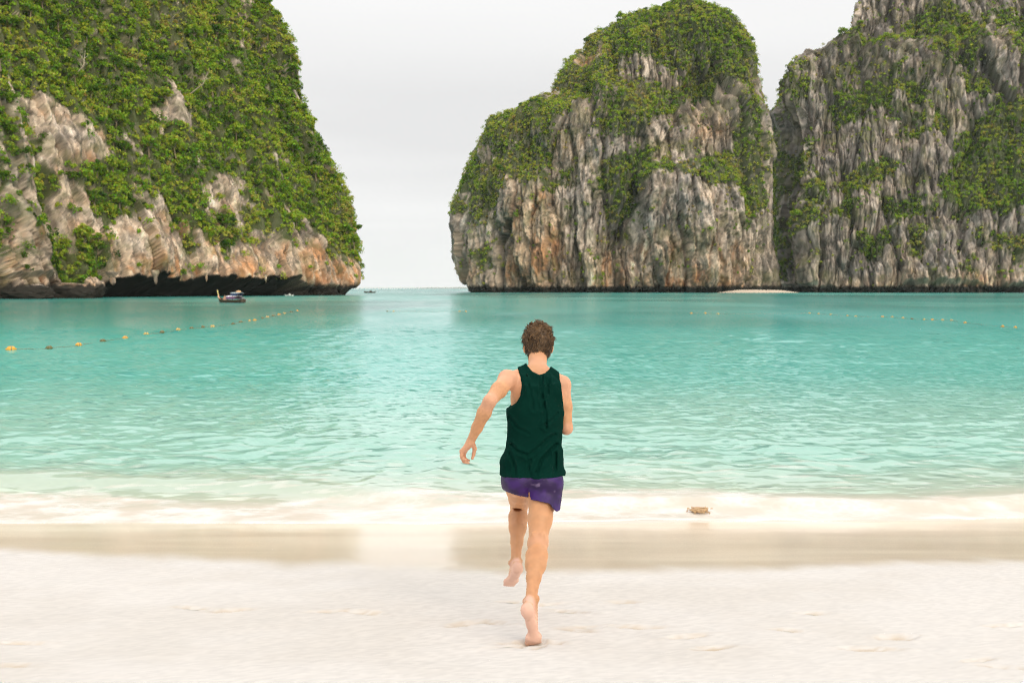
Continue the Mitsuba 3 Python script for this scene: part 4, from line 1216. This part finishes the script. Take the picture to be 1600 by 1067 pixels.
# ------------------------------------------------------------------ float lines
def lathe(prof, n=12):
    """Around the x axis: rows of (x, radius)."""
    p = np.asarray(prof, float)
    a = np.arange(n + 1) * 2 * np.pi / n
    v = np.stack([np.repeat(p[:, :1], n + 1, 1), p[:, 1:] * np.cos(a), p[:, 1:] * np.sin(a)], -1)
    return v.reshape(-1, 3), grid_faces(len(p), n + 1)[:, ::-1]


float_mesh = lathe([(-.21, .0), (-.21, .025), (-.165, .03), (-.16, .055), (-.13, .095), (-.08, .118), (-.03, .125), (-.02, .132), (.02, .132), (.03, .125), (.08, .118), (.13, .095), (.16, .055), (.165, .03), (.21, .025), (.21, .0)], 14)
band_mesh = lathe([(-.018, .131), (-.014, .137), (.014, .137), (.018, .131)], 14)
scene['float_yellow'] = {'type': 'roughplastic', 'alpha': 0.25, 'diffuse_reflectance': {'type': 'rgb', 'value': [0.75, 0.38, 0.04]}}
scene['float_faded'] = {'type': 'roughplastic', 'alpha': 0.35, 'diffuse_reflectance': {'type': 'rgb', 'value': [0.62, 0.45, 0.14]}}
scene['float_mossy'] = {'type': 'roughplastic', 'alpha': 0.45, 'diffuse_reflectance': {'type': 'rgb', 'value': [0.16, 0.15, 0.05]}}
scene['rope_mat'] = {'type': 'diffuse', 'reflectance': {'type': 'rgb', 'value': [0.20, 0.21, 0.15]}}
fb = [mikit.ply(float_mesh, m, smooth=40) for m in ('float_yellow', 'float_faded', 'float_mossy')]
bb = mikit.ply(band_mesh, 'rope_mat', smooth=40)
LINES = [([(16, 547), (76, 545), (122, 540), (160, 534), (195, 529), (228, 523), (253, 520), (278, 516), (299, 514), (317, 512), (332, 511), (364, 507), (376, 504), (390, 502), (398, 501), (410, 498), (418, 496), (427, 494), (436, 492), (445, 490), (455, 488), (465, 486)],
          'float line towards the cave', {0: 'big bright yellow float, nearest on the line below the nearer cliff', 1: 'mossy dark float next to the big bright yellow one'}),
         ([(1080, 490), (1102, 490), (1122, 491), (1265, 490), (1279, 491), (1298, 492), (1324, 494), (1337, 495), (1379, 495.6), (1394, 496), (1411, 497.5), (1425, 499), (1444, 500), (1457, 500.4), (1473, 500.8), (1487, 501.4), (1508, 505), (1567, 511), (1587, 512.5)],
          'float line before the long grey cliff', {18: 'yellow float at the near end of the line in front of the long grey cliff'}),
         ([(605, 487), (615, 487), (718, 487), (728, 487)], 'float line across the bay mouth', {})]
r = np.random.default_rng(21)
n = 0
ORD = 'first second third fourth fifth sixth seventh eighth ninth tenth eleventh twelfth thirteenth fourteenth fifteenth sixteenth seventeenth eighteenth nineteenth twentieth twenty-first last'.split()
for li, (pts, where, own) in enumerate(LINES):
    W = []
    for j, (px, py) in enumerate(pts):
        Y = H / ((py - 450.5) / F * 0.9985)
        W.append(np.array([(px - 800) / F * Y, Y, 0.035]))
    for j, p in enumerate(W):
        key = 'buoy' + ('' if n == 0 else f'_{n:03d}')
        n += 1
        t = W[min(j + 1, len(W) - 1)] - W[max(j - 1, 0)]
        kind = 0 if (li, j) in ((0, 0), (0, 2), (0, 4), (1, 18)) else 2 if (li, j) in ((0, 1), (0, 3)) else int(r.choice([0, 1, 1, 2]))
        sc = 0.58 if li else 0.68 if j > 0 else 0.95
        M = T().translate([float(x) for x in p]).rotate([0, 0, 1], float(math.degrees(math.atan2(t[1], t[0])) * .35 + r.uniform(-35, 35))).scale([sc, sc, sc])
        scene[key + '__shell'] = {**fb[kind], 'to_world': M}
        scene[key + '__band'] = {**bb, 'to_world': M}
        look = ('bright yellow', 'faded yellow', 'mossy dark')[kind]
        nth = j if li == 0 else len(W) - 1 - j
        tell(key, own.get(j, f"{look} float, {ORD[nth]} from the beach along the {where}" if li < 2 else f"{look} float, {('first', 'second', 'third', 'last')[j]} from the cave side on the {where}"), 'buoy', 'floats on the ' + where)
    rp = []
    for a, b in zip(W[:-1], W[1:]):
        if np.linalg.norm(b - a) > 28:
            continue
        q = [a + (b - a) * k / 6 + np.array([0.12 * math.sin(3 * k), 0.10 * math.cos(2 * k), -0.02 + .012 * math.sin(k)]) * (0 < k < 6) for k in range(7)]
        rp += [frust(q[k], q[k + 1], .009, .009, 5) for k in range(6)]
    add('rope' + ('' if li == 0 else f'_{li:03d}'), mikit.ply(join(rp), 'rope_mat'), f'thin floating rope of the {where}', 'rope')


# ------------------------------------------------------------------ boats
def mat(key, rgb, rough=0.5, spec=0.4):
    scene[key] = {'type': 'twosided', 'bsdf': {'type': 'principled', 'base_color': {'type': 'rgb', 'value': list(rgb)}, 'roughness': rough, 'specular': spec}}


def planks(p, n, uv):
    return mix((0.035, 0.025, 0.016), (0.09, 0.06, 0.035), fbm(p.x * 1.2, p.y * 1.2, p.z * 16, 3))


scene['hull_wood'] = {'type': 'twosided', 'bsdf': {'type': 'principled', 'base_color': proc(planks), 'roughness': 0.45}}
mat('pale_wood', (0.58, 0.45, 0.19))
mat('dark_wood', (0.07, 0.05, 0.035))
mat('roof_grey', (0.30, 0.36, 0.40), 0.6)
mat('awning_white', (0.72, 0.66, 0.72), 0.8)
mat('awning_purple', (0.16, 0.05, 0.16), 0.8)
mat('blue_cloth', (0.03, 0.07, 0.17), 0.8)
mat('tan_cloth', (0.60, 0.38, 0.20), 0.8)
mat('pink_cloth', (0.62, 0.33, 0.27), 0.8)
mat('steel', (0.25, 0.25, 0.26), 0.35)
mat('skin_far', (0.45, 0.27, 0.18), 0.6)
mat('white_paint', (0.7, 0.7, 0.68), 0.4)


def loft(stations):
    """stations: x, half beam at the gunwale, gunwale z, keel z."""
    rows = []
    for x, w, g, k in stations:
        rows.append([(x, s * w * f, k + (g - k) * h) for s, f, h in ((-1, 1, 1), (-1, .92, .55), (-1, .6, .15), (1, 0, 0), (1, .6, .15), (1, .92, .55), (1, 1, 1), (1, .9, .97), (1, .82, .5), (1, .45, .28), (1, 0, .22), (-1, .45, .28), (-1, .82, .5), (-1, .9, .97), (-1, 1, 1))])
    return np.array(rows).reshape(-1, 3), grid_faces(len(rows), 15)


def boat(key, where, yaw, s=1.0):
    M = T().translate([float(x) for x in where]).rotate([0, 0, 1], yaw).scale([s, s, s])

    def put(name, mesh, m, smooth=30):
        scene[f'{key}__{name}'] = {**mikit.ply(mesh, m, smooth=smooth), 'to_world': M}
    put('hull', loft([(-4.6, .10, 1.30, .40), (-4.2, .38, 1.05, .05), (-3.3, .72, .80, -.22), (-2.0, .95, .64, -.30), (0, 1.05, .58, -.32), (1.8, 1.0, .62, -.30), (3.0, .86, .72, -.24), (3.7, .72, .84, -.1), (3.78, .05, .84, .2)]), 'hull_wood')
    put('prow', join([frust((-4.30, 0, .55), (-4.75, 0, 1.45), .17, .15, 8), frust((-4.75, 0, 1.42), (-4.95, 0, 2.35), .15, .12, 8), frust((-4.95, 0, 2.33), (-5.12, 0, 2.78), .12, .15, 8)]), 'pale_wood')
    put('ribbon', join([frust((-4.60, 0, 1.10), (-4.76, 0, 1.44), .21, .19, 9), frust((-4.55, .14, 1.2), (-4.35, .22, .62), .05, .09, 6), frust((-4.5, -.14, 1.2), (-4.3, -.2, .7), .05, .08, 6)]), 'pink_cloth')
    for i, (x, y) in enumerate(((-.8, -.78), (-.8, .78), (1.0, -.8), (1.0, .8), (2.7, -.72), (2.7, .72))):
        put('post' + ('' if i == 0 else f'_{i:03d}'), frust((x, y, .45), (x, y, 2.12), .035, .03, 6), 'dark_wood')
    t = np.linspace(-1, 1, 9)
    arc = lambda z0, w, x0, x1, th: join([(np.array([(x, w * u, z0 + .20 * (1 - u * u) + dz) for x in (x0, x1) for u in t for dz in (0, th)]).reshape(2, 9, 2, 3).transpose(0, 2, 1, 3).reshape(4, 9, 3)[[0, 1, 3, 2, 0]].reshape(-1, 3), grid_faces(5, 9))])
    put('roof', arc(2.02, .92, .2, 2.9, .06), 'roof_grey')
    put('awning', arc(1.30, .98, -1.1, 2.1, .05), 'awning_white')
    put('side_curtain', join([box((.5, .99, 1.05), (3.0, .03, .42)), box((.5, -.99, 1.05), (3.0, .03, .42))]), 'awning_purple')
    put('cloth', join([box((1.4, .80, 1.78), (2.0, .04, .36)), box((1.4, -.80, 1.78), (2.0, .04, .36))]), 'blue_cloth')
    put('engine', join([box((3.5, 0, 1.05), (.55, .36, .38)), frust((3.5, 0, .7), (3.5, 0, 1.0), .07, .07, 8), frust((3.7, 0, 1.0), (6.0, .1, -.1), .03, .025, 6), frust((3.3, 0, 1.15), (2.6, 0, 1.3), .025, .02, 6)]), 'steel')
    for i, x in enumerate((-2.3, -1.2, .4, 1.6)):
        put('seat' + ('' if i == 0 else f'_{i:03d}'), box((x, 0, .46), (.32, 1.5, .05)), 'pale_wood')
    return M


bp = np.array([(363.5 - 800) / F * 179.5, 179.5, 0.0])
M = boat('longtail_boat', bp, -128 + 90 + 2.0, .74)
tell('longtail_boat', 'wooden longtail boat with tall pale prow and grey roof, moored before the sea cave', 'boat')


def boat_pt(x, y, z):
    return (np.array(M.matrix) @ np.array([x, y, z, 1.0]))[:3].reshape(3)


bd = lump(boat_pt(1.9, .1, 2.38), (.42, .36, .22), 91, 3, .3)
add('bundle', mikit.ply(bd, 'tan_cloth', smooth=True), 'tan cloth bundle lying on the grey roof of the longtail boat', 'bundle')

# --- a person sitting in the bow
fp = Field(boat_pt(-2.6, 0, .3) - [.6, .6, .3], boat_pt(-2.6, 0, .3) + [.6, .6, 1.3], .03)
o = boat_pt(-2.6, 0, .46)
q = lambda x, y, z: o + np.array([x, y, z])
fp.chain([q(0, 0, .08), q(0, -.02, .30), q(0, 0, .52)], [.15, .14, .15], .05)
fp.chain([q(0, 0, .55), q(0, 0, .68)], [.06, .055], .03)
fp.ell(q(0, -.02, .78), (.085, .10, .12), k=.02)
for sd in (-1, 1):
    fp.chain([q(sd * .18, 0, .5), q(sd * .25, -.05, .26), q(sd * .16, -.25, .14)], [.055, .045, .035], .02)
    fp.chain([q(sd * .09, 0, .08), q(sd * .14, -.40, .12), q(sd * .13, -.42, -.26)], [.09, .065, .05], .03)
v, f = fp.mesh()
scene['person_001__body'] = mikit.ply((relax(v, f, 2), f), 'skin_far', smooth=True)
hv = lump(q(0, .01, .83), (.095, .105, .09), 33, 3, .1)
scene['person_001__hair'] = mikit.ply(hv, 'dark_wood', smooth=True)
tell('person_001', 'small bare chested person sitting in the bow of the longtail boat', 'person')

# --- little craft farther out
for i, (px, py, Y, ln, lab) in enumerate([(578, 457.6, 560, 3.0, 'tiny dark motor boat alone at the mouth of the bay'), (452, 462, 340, 1.6, 'tiny white dinghy at the seaward end of the cave')]):
    c = np.array([(px - 800) / F * Y, Y, 0.0])
    key = 'small_boat' + ('' if i == 0 else '_001')
    Mb = T().translate([float(x) for x in c]).rotate([0, 0, 1], 12.0 - 30 * i).scale([ln / 4, ln / 4, ln / 4])
    scene[key + '__hull'] = {**mikit.ply(loft([(-4.0, .08, 1.2, .5), (-3.2, .6, 1.0, -.1), (-1, 1.2, .85, -.35), (2, 1.25, .8, -.35), (3.6, 1.1, .85, -.2), (3.7, .05, .85, .2)]), 'dark_wood' if i == 0 else 'white_paint', smooth=30), 'to_world': Mb}
    scene[key + '__console'] = {**mikit.ply(join([box((.6, 0, 1.1), (1.2, 1.0, 1.1)), box((-.1, 0, 1.75), (.06, .9, .5))]), 'dark_wood' if i == 0 else 'white_paint'), 'to_world': Mb}
    scene[key + '__outboard_motor'] = {**mikit.ply(join([box((3.9, 0, 1.1), (.4, .5, .6)), box((3.95, 0, .3), (.2, .15, 1.2))]), 'steel'), 'to_world': Mb}
    tell(key, lab, 'boat')

# ------------------------------------------------------------------ the air of the bay
scene['air'] = {'type': 'homogeneous', 'albedo': 0.96, 'sigma_t': 4e-5}
add('haze', {'type': 'cube', 'to_world': T().translate([0, 4520.0, 116.0]).scale([8700.0, 4600.0, 132.0]), 'bsdf': {'type': 'null'}, 'interior': {'type': 'ref', 'id': 'air'}}, 'thin sea haze over the bay', kind='stuff')
scene['camera']['medium'] = {'type': 'ref', 'id': 'air'}
